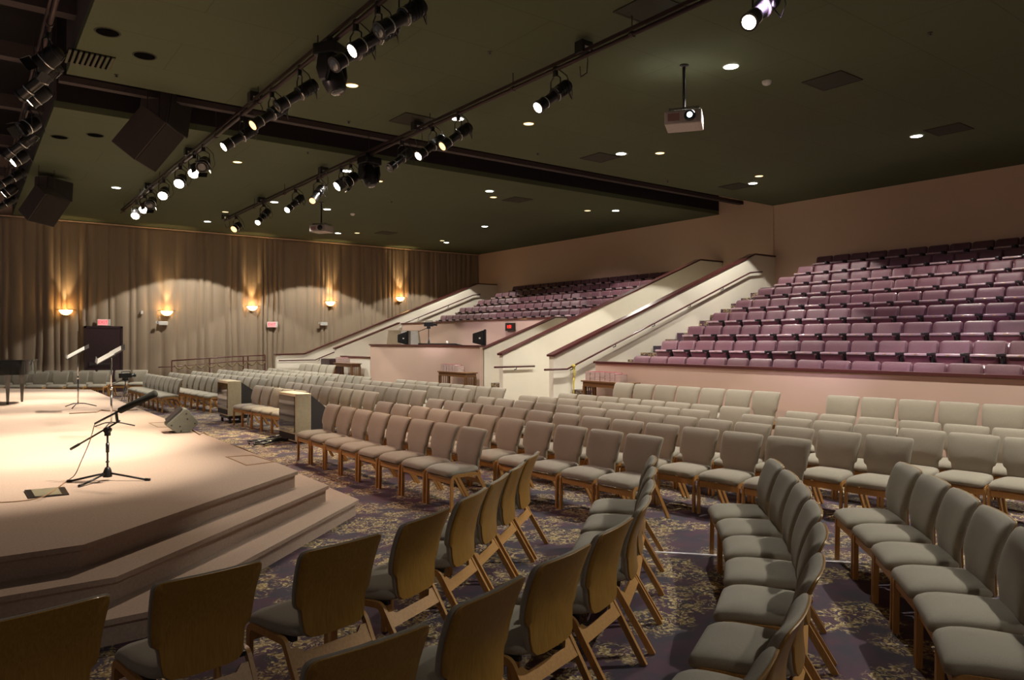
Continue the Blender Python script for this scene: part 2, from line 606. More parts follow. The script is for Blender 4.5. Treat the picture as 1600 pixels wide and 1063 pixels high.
def exit_sign(x, z, label):
    t = thing('exit_sign', label, 'exit sign', (x, YW - .16, z))
    obj('sign_housing', rbox(-.21, .21, -.03, .05, -.115, .115, .01), M['white'], t)
    bm = new(); box(bm, -.18, .12, -.036, -.030, -.095, .095)
    obj('sign_face', bm, M['exitglow'], t)
    txt('sign_lettering', 'EXIT', .15, (-.03, -.040, 0), (PI / 2, 0, 0), M['exitred'], t, .002)
    bm = new(); tube(bm, [(0, .04, 0), (0, .15, 0)], .012)
    obj('mount', bm, M['white'], t)


exit_sign(3.93, 2.47, 'lit red EXIT sign directly above the dark door')
exit_sign(9.9, 2.47, 'lit red EXIT sign on the curtain beside the metal railing')
for i, (x, z, lb) in enumerate([(5.85, 2.47, 'small white box on the curtain between the dark door and second sconce'), (12.05, 2.53, 'small white box on the curtain above the sloping stair wall')]):
    t = thing('emergency_light', lb, 'emergency light', (x, YW - .16, z))
    obj('housing', rbox(-.14, .17, -.04, .05, -.07, .07, .012), M['white'], t)
    bm = new()
    for s in (-1, 1):
        lathe(bm, [(.035, 0), (.045, .03), (.045, .05)], 12, Matrix.Translation((-.2 + .02 * s, -.03 - .05, .03)) @ Matrix.Rotation(PI / 2, 4, 'X'))
    obj('lamp_head', bm, M['white'], t, smooth=True, angle=40)
    bm = new(); tube(bm, [(0, .04, 0), (0, .15, 0)], .012)
    obj('mount', bm, M['white'], t)
t = thing('motion_sensor', 'tiny white sensor on the curtain between exit sign and second sconce', 'sensor', (5.15, YW - .15, 2.85))
obj('housing', rbox(-.04, .04, -.03, .05, -.06, .06, .01), M['white'], t)
bm = new(); tube(bm, [(0, .0, -.02), (0, .15, -.02)], .01)
obj('mount', bm, M['white'], t)


# sconces
def make_sconce():
    t = thing('wall_sconce', '', 'wall lamp')
    bm = new()
    prof = []
    seg = 14
    rings = []
    for (r, z) in [(.05, -.13), (.12, -.10), (.17, -.05), (.20, 0), (.205, .05)]:
        rings.append([bm.verts.new((r * math.cos(PI + PI * k / seg), r * .8 * math.sin(PI + PI * k / seg), z)) for k in range(seg + 1)])
    for a, b in zip(rings, rings[1:]):
        for k in range(seg):
            bm.faces.new((a[k], a[k + 1], b[k + 1], b[k]))
    bm.faces.new(rings[0][::-1])
    g = obj('glass_bowl', bm, M['sconce'], t, smooth=True)
    bm = new()
    tube(bm, [(.215 * math.cos(PI + PI * k / seg), .172 * math.sin(PI + PI * k / seg), .055) for k in range(seg + 1)], .012, 6)
    tube(bm, [(-.30, .0, .055), (.30, 0, .055)], .012, 6)
    tube(bm, [(0, -.01, -.13), (0, -.03, -.17)], [.02, .008], 8)
    obj('brass_band', bm, M['brass'], t, smooth=True)
    obj('back_plate', rbox(-.10, .10, .0, .05, -.14, .06, .008), M['brass'], t)
    return t


sc = make_sconce()
scp = [(2.78, 2.84, 'first glowing sconce, over the piano'), (5.98, 2.88, 'glowing sconce next to the exit door'), (9.1, 3.14, 'glowing sconce above the metal railing'), (12.35, 3.42, 'glowing sconce between white box and stair wall'), (15.65, 3.72, 'highest glowing sconce, near the corner')]
for i, (x, z, lb) in enumerate(scp):
    o = sc if i == 0 else copy_thing(sc, (0, 0, 0), 0, '')
    o.location = (x, YW - .17, z)
    o['label'] = lb + ' on the tan curtain'
    o['group'] = 'sconces along the curtain'
    light('sconce_glow', 'POINT', (x, YW - .30, z + .10), 7, (1, .55, .18), shadow_soft_size=.05)
    light('sconce_uplight', 'SPOT', (x, YW - .24, z + .06), 110, (1, .66, .30), (x, YW - .12, z + 2), spot_size=math.radians(46), spot_blend=.7, shadow_soft_size=.04)

# ------------------------------------------------------------------ stage
top = [(-4, 5.56), (.63, 5.56), (2.74, 7.36), (2.76, 22.84), (.79, 24.95), (-4, 24.95)]


def offset_poly(k):
    o = .29 * k
    c = .29 * k * .5
    return [(-4, 5.56 - o), (.63 + c, 5.56 - o), (2.75 + o, 7.36 - c * .72), (2.75 + o, 22.84 + c * .72), (.79 + c, 24.95 + o), (-4, 24.95 + o)]


def stage_mesh():
    bm = new()
    for k, (z0, z1) in enumerate([(.333, .5), (.167, .333), (0, .167)]):
        o = offset_poly(k)
        # nosing strip on top, riser tucked slightly under
        prism(bm, o, z1 - .035, z1)
        ins = [(x - (.025 if x > 0 else 0), y + (.025 if y < 15 else -.025)) for x, y in o]
        prism(bm, ins, z0 if k == 2 else z0 + .0, z1 - .034)
    return bm


o = obj('stage', stage_mesh(), M['stagecarpet'])
struct(o)
tag(o, 'carpeted stage platform with clipped corners and two carpeted steps', 'stage')

# stage floor pockets and outlines


def zt(z):
    return z + .5


def pocket(px, label, m=None, lidw=None):
    P = [at_h(x, y, .5) for x, y in px]
    bm = new()
    c = sum(P, Vector()) / 4
    ins = [p + (c - p).normalized() * .05 for p in P]
    for i in range(4):
        a, b, c2, d2 = P[i], P[(i + 1) % 4], ins[(i + 1) % 4], ins[i]
        q = [bm.verts.new((v.x, v.y, .503)) for v in (a, b, c2, d2)]
        bm.faces.new(q)
    r = bmesh.ops.extrude_face_region(bm, geom=list(bm.faces))
    bmesh.ops.translate(bm, vec=(0, 0, -.004), verts=[v for v in r['geom'] if isinstance(v, bmesh.types.BMVert)])
    o = tag(obj('floor_hatch', bm, m or M['tan']), label, 'floor hatch')
    return o


pocket([(352, 714), (395, 711), (432, 722), (385, 728)], 'thin brown outline of a hatch in the stage carpet at its front corner')
pocket([(232, 661), (268, 660), (280, 668), (246, 668)], 'thin brown outline of a hatch in the stage carpet beside the grey wedge monitor')
bm = new()
q = [at_h(x, y, .5) for x, y in ((38, 768), (101, 763), (108, 774), (45, 780))]
c = sum(q, Vector()) / 4
fb = thing('floor_box', 'bright metal floor box lid in the stage carpet with black ends', 'floor box', (c.x, c.y, .5))
bm = new(); a = [bm.verts.new((v.x - c.x, v.y - c.y, .012)) for v in q]; bm.faces.new(a)
r = bmesh.ops.extrude_face_region(bm, geom=list(bm.faces)); bmesh.ops.translate(bm, vec=(0, 0, -.012), verts=[v for v in r['geom'] if isinstance(v, bmesh.types.BMVert)])
obj('rim', bm, M['blackmetal'], fb)
bm = new()
q2 = [q[0].lerp(q[1], .12), q[0].lerp(q[1], .86), q[3].lerp(q[2], .86), q[3].lerp(q[2], .12)]
cc = sum(q2, Vector()) / 4
q2 = [v.lerp(cc, .1) for v in q2]
a = [bm.verts.new((v.x - c.x, v.y - c.y, .014)) for v in q2]; bm.faces.new(a)
r = bmesh.ops.extrude_face_region(bm, geom=list(bm.faces)); bmesh.ops.translate(bm, vec=(0, 0, -.004), verts=[v for v in r['geom'] if isinstance(v, bmesh.types.BMVert)])
obj('lid', bm, mat('satin_lid', (.42, .38, .26), .4, metal=.5), fb)

# metal strip in the aisle carpet, its bright shine put into the colour
a, b = at_h(1018, 863, 0), at_h(1345, 881, 0)
dv = (b - a).normalized(); nv = Vector((-dv.y, dv.x, 0)) * .018
bm = new(); f = bm.faces.new([bm.verts.new((p.x, p.y, .006)) for p in (a - nv, b - nv, b + nv, a + nv)])
r = bmesh.ops.extrude_face_region(bm, geom=[f]); bmesh.ops.translate(bm, vec=(0, 0, -.006), verts=[v for v in r['geom'] if isinstance(v, bmesh.types.BMVert)])
tag(obj('floor_strip', bm, M['strip']), 'shiny metal strip across the patterned carpet between the curving chair rows', 'floor strip')

# ------------------------------------------------------------------ raised seating, stairs, knee walls
X1, DX, T1, DT = 12.2, .94, .66, .345
ROWS = 9


def tier_mesh(k0, k1, y0, y1):
    bm = new()
    for k in range(k0, k1):
        x0 = X1 + DX * k - .52
        x1 = x0 + DX if k < ROWS - 1 else XW
        box(bm, x0, x1, y0, y1, .16 if k == k0 else T1 + DT * (k - 1) - .02, T1 + DT * k)
        if k > k0:
            pass
    return bm


def tiers(name, k0, k1, y0, y1):
    bm = new()
    pts = [(X1 + DX * k0 - .52, .17)]
    for k in range(k0, k1):
        x0 = X1 + DX * k - .52
        pts.append((x0, T1 + DT * k))
        x1 = x0 + DX if k < k1 - 1 else XW
        pts.append((x1, T1 + DT * k))
    pts.append((XW, .17))
    prism(bm, pts, y0, y1, 'y')
    return struct(obj(name, bm, M['carpet']))


tiers('floor_tiers', 0, 9, -4, 11.98)
tiers('floor_tiers_far', 4, 9, 16.75, 26.75)


def stairs(name, y0, y1, n=20, x0=11.65 - .47 * 3, z0=.17):
    bm = new()
    # riser .1725, tread .47; level T1 at X1-.52
    pts = []
    x = X1 - .52 - .47 * 2
    z = T1 - .1725 * 2
    pts.append((x, .17))
    while z < T1 + DT * 8 - .01 and x < XW - .4:
        pts.append((x, z))
        pts.append((x + .47, z))
        x += .47
        z += .1725
    pts.append((x, z)); pts.append((XW, z)); pts.append((XW, .17))
    prism(bm, pts, y0, y1, 'y')
    return struct(obj(name, bm, M['carpet']))


stairs('floor_stairs', 12.0, 13.2)
stairs('floor_stairs_middle', 15.36, 16.6)
stairs('floor_stairs_far', 26.8, 27.9)


def capped(name, pts, y0, y1, wallm, cap=.045, over=.035):
    """wall in a y-plane with a dark wood cap following its top edge; pts=(x,z) top line"""
    bm = new()
    prism(bm, [(pts[0][0], 0.0)] + pts + [(pts[-1][0], 0.0)], y0, y1, 'y')
    w = struct(obj(name, bm, wallm))
    bm = new()
    pp = list(pts)
    pp[0] = (pp[0][0] - .05, pp[0][1])
    up = [(x, z + cap) for x, z in pp]
    prism(bm, pp + up[::-1], y0 - over, y1 + over, 'y')
    struct(obj('trim_2', bm, M['darkwood']))
    return w


# stair side walls
capped('wall_stair_near', [(11.1, 1.46), (18.95, 4.40), (XW, 4.40)], 13.22, 13.38, M['cream'])
capped('wall_stair_middle', [(11.06, 1.46), (18.87, 4.40), (XW, 4.40)], 15.18, 15.34, M['cream'])
capped('wall_stair_booth', [(11.45, 1.58), (14.0, 2.50), (14.47, 2.50)], 16.6, 16.72, M['cream'])
capped('wall_stair_far', [(9.6, 1.27), (10.7, 1.29), (18.9, 4.42), (XW, 4.42)], 27.95, 28.1, M['cream'])
capped('wall_booth_side', [(11.5, 1.50), (14.25, 2.53)], 26.75, 26.9, M['cream'])


def capped_x(name, x0, x1, y0, y1, z, m, z0=0):
    bm = new(); box(bm, x0, x1, y0, y1, z0, z)
    struct(obj(name, bm, m))
    bm = new(); box(bm, x0 - .04, x1 + .04, y0 - .02, y1 + .03, z, z + .045)
    struct(obj('trim_3', bm, M['darkwood']))


capped_x('wall_front_seating', 11.30, 11.42, -4, 12.0, 1.33, M['peach'])
capped_x('wall_front_booth', 11.3, 11.42, 16.6, 23.35, 1.66, M['peach'])
capped_x('wall_booth_low', 11.3, 11.42, 23.37, 25.8, 1.22, M['cream'])
capped_x('wall_booth_rear', 14.35, 14.47, 16.75, 26.75, 2.50, M['peach'])
bm = new(); box(bm, 11.42, 14.35, 16.75, 26.75, .17, .75)
struct(obj('floor_booth', bm, M['carpet']))


# handrails on the stair walls
def handrail(label, pts, y, side=-1, n=5, stub=None):
    p0, p1 = pts[0], pts[-1]
    yy = y + side * .09
    t = thing('handrail', label, 'handrail', (p0[0], yy, 0))
    path = [(x - p0[0], 0, z) for x, z in pts]
    bm = new(); tube(bm, path, .024, 8)
    obj('rail', bm, M['darkwood'], t, smooth=True)
    (xa, za), (xb, zb) = pts[1], pts[2]
    for k in range(n):
        u = (k + .12) / n
        x = xa + (xb - xa) * u - p0[0]
        z = za + (zb - za) * u
        bm = new(); tube(bm, [(x, 0, z), (x, 0, z - .07), (x, -side * .09, z - .09)], .012, 6)
        obj('bracket', bm, M['blackmetal'], t, smooth=True)


handrail('brown handrail on brackets along the stair wall beside the burgundy seats', [(10.75, 1.16), (11.45, 1.16), (18.6, 3.84), (19.2, 3.9)], 13.22)
handrail('brown handrail on the stair wall closest to the curtain', [(9.65, 1.06), (11.1, 1.06), (18.6, 3.9), (19.0, 3.95)], 27.95)
t = thing('handrail', 'short brown handrail stub on the end of the middle cream stair wall', 'handrail', (10.72, 15.09, 0))
bm = new(); tube(bm, [(0, 0, 1.16), (1.3, 0, 1.16)], .024, 8)
obj('rail', bm, M['darkwood'], t, smooth=True)
bm = new(); tube(bm, [(.7, 0, 1.16), (.7, 0, 1.1), (.7, .09, 1.08)], .012, 6)
obj('bracket', bm, M['blackmetal'], t, smooth=True)

# yellow rope tassel on the near handrail
t = thing('yellow_tassel', 'yellow knotted cord hanging from the handrail beside the near stairs', 'tassel', (11.62, 13.12, 0))
bm = new()
tube(bm, [(0, 0, 1.26), (.015, -.02, 1.1), (0, -.01, .95)], .012, 6)
tube(bm, [(.04, 0, 1.26), (.05, -.02, 1.05), (.03, -.01, .85)], .012, 6)
lathe(bm, [(.02, 0), (.045, .02), (.045, .06), (.02, .08)], 10, Matrix.Translation((.02, -.0, 1.19)))
obj('cord', bm, M['yellow'], t, smooth=True)
bm = new(); lathe(bm, [(.003, .50), (.012, .56), (.022, .85), (.012, .95)], 8, Matrix.Translation((.015, -.01, 0)))
obj('tail', bm, M['yellow'], t, smooth=True)

# metal ramp railing in front of the curtain
t = thing('ramp_railing', 'brown metal railing with draped dry garland in front of the curtain', 'railing', (5.4, 27.8, 0))
def zr(x):
    return 1.12 + .155 * min(1, max(0, (x - 5.83) / 3.26))
bm = new(); tube(bm, [(.43, 0, zr(5.83)), (2.55, 0, zr(8.3)), (3.72, 0, zr(9.1) - .0)], .022, 6)
obj('top_rail', bm, M['darkwood'], t, smooth=True)
bm = new(); tube(bm, [(0, 0, .90), (.45, 0, .91), (2.6, 0, 1.06), (3.72, 0, 1.08)], .018, 6)
obj('lower_rail', bm, M['darkwood'], t, smooth=True)
for x in (5.83, 7.1, 8.3, 8.47, 9.1):
    bm = new(); box(bm, x - 5.4 - .02, x - 5.4 + .02, -.02, .02, 0, zr(x))
    obj('post', bm, M['darkwood'], t)
bm = new()
for k in range(9):
    xa = .5 + .36 * k
    pts = [(xa + .36 * u, -.03, .98 + .012 * k - .16 * math.sin(PI * u)) for u in [i / 8 for i in range(9)]]
    tube(bm, pts, [.012, .02, .03, .02, .03, .02, .03, .02, .012], 6)
obj('garland', bm, M['garland'], t)

t = thing('dark_cabinet', 'dark brown cabinet beside the farthest book table at the booth wall', 'cabinet', (11.1, 26.1, .17))
obj('body', rbox(-.3, .2, -.42, .42, 0, .98, .01), M['smoke'], t)
bm = new(); box(bm, -.315, -.3, -.40, -.01, .04, .95); box(bm, -.315, -.3, .01, .40, .04, .95)
obj('door', bm, M['smoke'], t)


# ------------------------------------------------------------------ stacking chairs
def ycurve(s):
    tt = s / .45
    return .185 - .028 * math.sin(PI * min(1, tt)) + .085 * max(0, tt) ** 1.6


BACK = []
for (x, s) in [(0, 0), (.10, 0), (.150, .006), (.176, .03), (.184, .08), (.188, .125), (.194, .145), (.213, .16), (.220, .18), (.225, .24), (.229, .31), (.233, .38), (.235, .42), (.229, .443), (.212, .453), (.14, .455), (.07, .455)]:
    BACK.append((x, s))
BACK = BACK + [(0, .455)] + [(-x, s) for x, s in BACK[:0:-1]]


def bmap(off, grow=0.0):
    def fn(x, s, n):
        tt = s / .45
        ss = s
        y = ycurve(ss) - .35 * x * x * 1.0 + off + n
        return (x, y, .388 + ss * 1.0)
    return fn


def make_chair():
    t = thing('stacking_chair', '', 'chair')
    bm = new()
    loft(bm, BACK, [(.22, .0), (.12, 0), (.05, 0), (.002, .001), (0, .004), (0, .010), (.002, .013), (.05, .014), (.12, .014), (.22, .014)], bmap(.012))
    obj('back_shell', bm, M['wood'], t, smooth=True, angle=50)
    bm = new()
    g = [(x * 1.035, -.004 + s * 1.014) for x, s in BACK]
    loft(bm, g, [(.23, -.046), (.16, -.046), (.09, -.045), (.045, -.042), (.018, -.034), (.004, -.022), (0, -.010), (.004, .001), (.05, .002), (.12, .002), (.23, .002)], bmap(.012))
    obj('back_cushion', bm, M['fabric'], t, smooth=True)
    # seat
    out = rrect(.243, -.27, .178, .06)
    out = [(x * (1 - .16 * max(0, (y + .02) / .20)), y) for x, y in out]

    def sm(x, y, n):
        z = .392 + n
        f = max(0, (-.10 - y) / .17)
        z -= .030 * f * f
        z += .010 * (y + .0) * 2 * (1 if y > 0 else 0)
        z += -.16 * (abs(x) / .243) ** 4 * .05
        return (x, y, z)
    bm = new()
    loft(bm, out, [(.22, 0), (.12, 0), (.03, .0), (.006, .006), (0, .022), (.003, .038), (.012, .052), (.035, .062), (.08, .068), (.14, .071), (.22, .072)], sm)
    obj('seat', bm, M['fabric'], t, smooth=True)
    # legs: bent bars, front upright, rear raked
    for s in (-1, 1):
        x = s * .237
        bm = new()
        arc = [(x, -.225 + .045 * (1 - math.cos(a)), .330 + .045 * math.sin(a)) for a in [i * PI / 2 / 5 for i in range(6)]]
        sweep_rect(bm, [(x, -.230, 0)] + arc + [(x, -.04, .376)], .022, .036)
        obj('leg', bm, M['woodleg'], t)
        bm = new()
        c0 = Vector((x, .100, .376))
        arc = []
        th = math.atan2(.22, .33)
        for i in range(6):
            a = (PI / 2 - th) * i / 5
            arc.append((x, .085 + .045 * math.sin(a), .331 + .045 * math.cos(a)))
        sweep_rect(bm, [(x, -.04, .376)] + arc + [(x, .335, 0)], .022, .036)
        obj('leg', bm, M['woodleg'], t)
    bm = new()
    box(bm, -.229, .229, -.233, -.212, .292, .352)
    obj('front_rail', bm, M['woodleg'], t)
    bm = new()
    mt = Matrix.Translation((0, .160, .300)) @ Matrix.Rotation(math.radians(33), 4, 'X')
    prism(bm, [(-.229, .045), (-.19, .045), (-.16, .015), (.16, .015), (.19, .045), (.229, .045), (.229, -.05), (-.229, -.05)], -.010, .010, 'y')
    bmesh.ops.transform(bm, matrix=mt, verts=bm.verts)
    obj('rear_rail', bm, M['woodleg'], t)
    bm = new()
    box(bm, -.215, -.185, -.20, .14, .372, .394); box(bm, .185, .215, -.20, .14, .372, .394)
    obj('seat_bracket', bm, M['blackmetal'], t)
    return t


chair0 = make_chair()
used = [False]
BT = .262   # back-top y offset from the chair's origin


def put_chair(x, y, rz, z, label, group):
    if not used[0]:
        chair0.location = (x, y, z); chair0.rotation_euler = (0, 0, rz)
        chair0['label'] = label; chair0['group'] = group
        used[0] = True
        return chair0
    return copy_thing(chair0, (x, y, z), rz, label, group)


def chair_from_top(px, py, fx, fy, z, label, group):
    """(px,py): plan position of the middle of the back's top; (fx,fy): facing"""
    L = math.hypot(fx, fy); fx /= L; fy /= L
    rz = math.atan2(fx, -fy)          # local -Y -> facing
    put_chair(px + fx * BT, py + fy * BT, rz, z, label, group)


def seg_row(pts, n, label, group, z=0.0, rnd=.6, start=0, face=None):
    """chairs evenly along a polyline given from its far-left to near-right end, facing the stage side"""
    P = [Vector((p[0], p[1])) for p in pts]
    lens = [(b - a).length for a, b in zip(P, P[1:])]
    tot = sum(lens)
    if tot < .513 * n:
        ex = .513 * n - tot
        P[0] = P[0] + (P[0] - P[1]).normalized() * ex
        lens[0] += ex
        tot += ex
    rr = random.Random(hash(label) % 1000 if False else len(label) + n)
    for i in range(n):
        d = tot * (i + .5) / n
        k = 0
        while k < len(lens) - 1 and d > lens[k]:
            d -= lens[k]; k += 1
        a, b = P[k], P[k + 1]
        p = a.lerp(b, d / lens[k])
        t = (b - a).normalized()
        f = Vector((t.y, -t.x)) * 1.0
        if face is not None and f.dot(Vector(face)) < 0:
            f = -f
        j = rr.uniform(-1, 1) * math.radians(rnd)
        f = Vector((f.x * math.cos(j) - f.y * math.sin(j), f.x * math.sin(j) + f.y * math.cos(j)))
        chair_from_top(p.x, p.y, f.x, f.y, z, label % ORD[start + i], group)


def single(a, b, face, label, group, z=0):
    a = Vector(a); b = Vector(b)
    t = (b - a).normalized(); f = Vector((t.y, -t.x))
    if f.dot(Vector(face)) < 0:
        f = -f
    m = (a + b) / 2
    chair_from_top(m.x, m.y, f.x, f.y, z, label, group)


# rows curving round the stage front, seen from behind
A1 = [((-.02, 3.19), (.49, 3.30)), ((.59, 3.30), (1.13, 3.38)), ((1.27, 3.38), (1.76, 3.48)), ((1.90, 3.55), (2.36, 3.77)), ((2.46, 3.85), (2.90, 4.15)), ((2.93, 4.18), (3.32, 4.49)), ((3.35, 4.51), (3.76, 4.84)), ((3.79, 4.87), (4.20, 5.20))]
for i, (a, b) in enumerate(A1):
    single(a, b, (-.5, 1), 'wooden-backed chair, %s from the left in the row beside the stage steps' % ORD[i], 'front row curving round the stage')
A2 = [((.86, 2.22), (1.33, 2.27)), ((1.45, 2.33), (1.96, 2.50)), ((2.05, 2.55), (2.50, 2.69)), ((2.62, 2.76), (3.07, 2.95)), ((3.18, 3.0), (3.60, 3.31)), ((3.62, 3.33), (4.01, 3.66)), ((4.03, 3.69), (4.43, 4.03)), ((4.46, 4.07), (4.86, 4.42))]
for i, (a, b) in enumerate(A2):
    single(a, b, (-.5, 1), 'wooden-backed chair, %s from the left in the second row from the stage steps' % ORD[i], 'second row curving round the stage')
B1 = [(5.54, 3.71), (5.16, 3.33), (4.77, 2.96), (4.34, 2.61), (3.88, 2.27), (3.34, 1.95), (2.76, 1.66), (2.20, 1.43), (1.64, 1.25)]
for i in range(8):
    a, b = Vector(B1[i]), Vector(B1[i + 1])
    e = (b - a) * .04
    single(a + e, b - e, (-.5, 1), 'taupe chair, %s from the aisle end of the curving row with the white aisle strip' % ORD[i], 'third row curving round the stage')
B2 = [(6.24, 2.96), (5.86, 2.60), (5.46, 2.23), (5.04, 1.89), (4.62, 1.55), (4.17, 1.24), (3.68, .96)]
for i in range(6):
    a, b = Vector(B2[i]), Vector(B2[i + 1])
    e = (b - a) * .04
    single(a + e, b - e, (-.5, 1), 'taupe chair, %s from the aisle end of the curving row farthest from the stage' % ORD[i], 'fourth row curving round the stage')

FX = (-1, 0)
CR = [
    ([(4.61, 11.05), (4.60, 8.86), (4.69, 6.69)], 8, 'first'),
    ([(5.47, 11.01), (5.54, 8.80), (5.78, 5.08)], 11, 'second'),
    ([(6.42, 11.01), (6.57, 7.78), (6.83, 4.06)], 13, 'third'),
    ([(7.37, 10.85), (7.43, 8.66), (7.76, 3.50)], 14, 'fourth'),
]
for pts, n, o_ in CR:
    seg_row(pts, n, 'taupe padded chair, %%s from the far end of the %s straight middle row' % o_, '%s row of the middle chair block' % o_, face=FX)
seg_row([(8.19, 10.57), (8.38, 7.60), (8.47, 6.61)], 8, 'taupe padded chair, %s from the far end of the fifth straight middle row', 'fifth row of the middle chair block', face=FX)
seg_row([(8.50, 6.10), (8.60, 4.07), (8.74, 2.03)], 8, 'taupe padded chair past the gap in the fifth middle row, %s from the gap', 'fifth row beyond the gap', face=FX)
seg_row([(9.10, 10.49), (9.22, 7.46), (9.34, 6.56)], 8, 'taupe padded chair, %s from the far end of the sixth straight middle row', 'sixth row of the middle chair block', face=FX)
seg_row([(9.36, 5.99), (9.47, 3.93), (9.55, 2.43)], 7, 'taupe padded chair past the gap in the sixth middle row, %s from the gap', 'sixth row beyond the gap', face=FX)
s_ = .8317
seg_row([(12.37 * s_, 12.44 * s_), (12.55 * s_, 8.14 * s_)], 7, 'taupe padded chair against the seating front wall, %s from the book table', 'back row against the front wall', z=.17, face=FX)
seg_row([(12.64 * s_, 7.27 * s_), (13.0 * s_, 3.6 * s_)], 6, 'taupe padded chair against the seating front wall, %s past the wall-row gap', 'back row beyond the gap', z=.17, face=FX)
for pts, n, o_ in [([(5.19, 16.41), (5.37, 13.91)], 5, 'first'), ([(6.23, 17.37), (6.35, 12.74)], 9, 'second'), ([(7.12, 17.07), (7.30, 12.55)], 9, 'third'), ([(8.05, 17.06), (8.26, 12.44)], 9, 'fourth'), ([(8.89, 16.81), (9.0, 12.22)], 9, 'fifth')]:
    seg_row(pts, n, 'taupe chair, %%s from the far end of the %s row behind the televisions' % o_, '%s row behind the televisions' % o_, face=FX)
for pts, n, o_ in [([(4.38, 24.21), (4.49, 20.10)], 8, 'first'), ([(5.14, 24.72), (5.46, 19.37)], 10, 'second'), ([(5.95, 25.33), (6.26, 18.78)], 12, 'third'), ([(6.98, 26.14), (7.24, 18.83)], 14, 'fourth'), ([(7.83, 26.13), (8.02, 18.61)], 14, 'fifth')]:
    seg_row(pts, n, 'grey padded chair, %%s from the far end of the %s row before the railing' % o_, '%s row before the ramp railing' % o_, face=FX)
seg_row([(8.75, 26.30), (8.80, 18.09)], 16, 'grey padded chair, %s from the far end of the sixth row before the railing', 'sixth row before the ramp railing', face=FX)
seg_row([(9.62, 25.4), (9.85, 22.9)], 5, 'grey padded chair, %s from the far end of the short row by the cabinet', 'short row by the dark cabinet', z=.17, face=FX)
seg_row([(-.4, 28.5), (3.73, 26.36)], 8, 'grey chair facing out behind the stage, %s from the piano', 'row behind the stage', face=(0, -1))
seg_row([(1.1, 28.95), (4.95, 26.95)], 8, 'grey chair facing out, %s from the piano in the rear row by the door', 'rear row behind the stage', face=(0, -1))


# ------------------------------------------------------------------ tip-up theatre seats
def make_seat():
    t = thing('theater_seat', '', 'theater seat')
    tilt = math.radians(13)
    back_out = rrect(.238, 0, .50, .05)

    def bmf(off):
        def fn(x, s, n):
            y = .02 + off + n - .25 * (0) + .10 * (abs(x) / .24) ** 2 * -.12
            z = .34 + s * math.cos(tilt)
            return (x * (1 - .03 * s), y + s * math.sin(tilt), z)
        return fn
    bm = new()
    loft(bm, back_out, [(.2, -.05), (.1, -.052), (.04, -.048), (.012, -.036), (0, -.015), (0, 0), (.01, .004), (.1, .004), (.2, .004)], bmf(.0))
    obj('backrest', bm, M['burg'], t, smooth=True)
    bm = new()
    loft(bm, rrect(.245, -.02, .505, .055), [(.2, 0.0), (.01, 0), (0, .004), (0, .014), (.012, .022), (.1, .024), (.2, .024)], bmf(.006))
    obj('back_shell', bm, M['burgshell'], t, smooth=True)
    # seat tipped up
    a = math.radians(72)
    bm = new()

    def sf(x, s, n):
        # s: 0 hinge .. .42 front lip
        y = -.02 - s * math.cos(a) - n * math.sin(a)
        z = .275 + s * math.sin(a) - n * math.cos(a) * 1.0
        return (x, y, z)
    loft(bm, rrect(.215, 0, .34, .05), [(.18, -.04), (.08, -.042), (.02, -.036), (.003, -.02), (0, 0), (.0, .02), (.004, .036), (.03, .045), (.1, .047), (.18, .047)], sf)
    obj('seat', bm, M['burgshell'], t, smooth=True)
    lp = obj('front_lip', rbox(-.188, .188, -.200, -.125, .575, .622, .016, 3), M['lip'], t, smooth=True)  # pale block added to carry the painted highlight on the seat edge
    obj('number_plate', rbox(-.022, .022, -.204, -.199, .590, .606, .001, 1), M['brass'], lp)
    for s in (-1, 1) if False else (1,):
        x = s * .255
        bm = new()
        box(bm, x - .014, x + .014, -.16, -.02, .03, .59)
        box(bm, x - .03, x + .03, -.14, .10, 0, .03)
        obj('standard', bm, M['blackplastic'], t)
        bm = rbox(x - .032, x + .032, -.30, .02, .585, .635, .012)
        obj('armrest', bm, M['blackplastic'], t)
    return t


seat0 = make_seat()
s_used = [False]


def put_seat(x, y, z, label, group):
    if not s_used[0]:
        seat0.location = (x, y, z); seat0.rotation_euler = (0, 0, -PI / 2)
        seat0['label'] = label; seat0['group'] = group
        s_used[0] = True
        return
    copy_thing(seat0, (x, y, z), -PI / 2, label, group)


# local -Y faces world -X when rotated by -90 degrees
PITCH = .51
TIER = ['front', 'second', 'third', 'fourth', 'fifth', 'sixth', 'seventh', 'eighth', 'top']
for k in range(9):
    xr = X1 + DX * k - .12
    n = int((11.68 - xr * .30) / PITCH) + 1
    for i in range(n):
        y = 11.68 - PITCH * (i + .5)
        put_seat(xr, y, T1 + DT * k, 'burgundy tip-up seat, %s from the stairs in the %s tier of the larger bank' % (ORD[i], TIER[k]), '%s tier of burgundy seats' % TIER[k])
TF = ['front', 'second', 'third', 'fourth', 'top']
for k in range(4, 9):
    xr = X1 + DX * k - .12
    ymin = 16.9
    n = int((26.3 - ymin) / PITCH)
    for i in range(n):
        y = 26.3 - PITCH * (i + .5)
        put_seat(xr, y, T1 + DT * k, 'burgundy tip-up seat, %s from the curtain in the %s tier behind the booth' % (ORD[i], TF[k - 4]), '%s tier behind the sound booth' % TF[k - 4])

# ------------------------------------------------------------------ ceiling fittings


def ceil_pt(px):
    p = at_h(px[0], px[1], CEIL)
    return (p.x, p.y, CEIL)


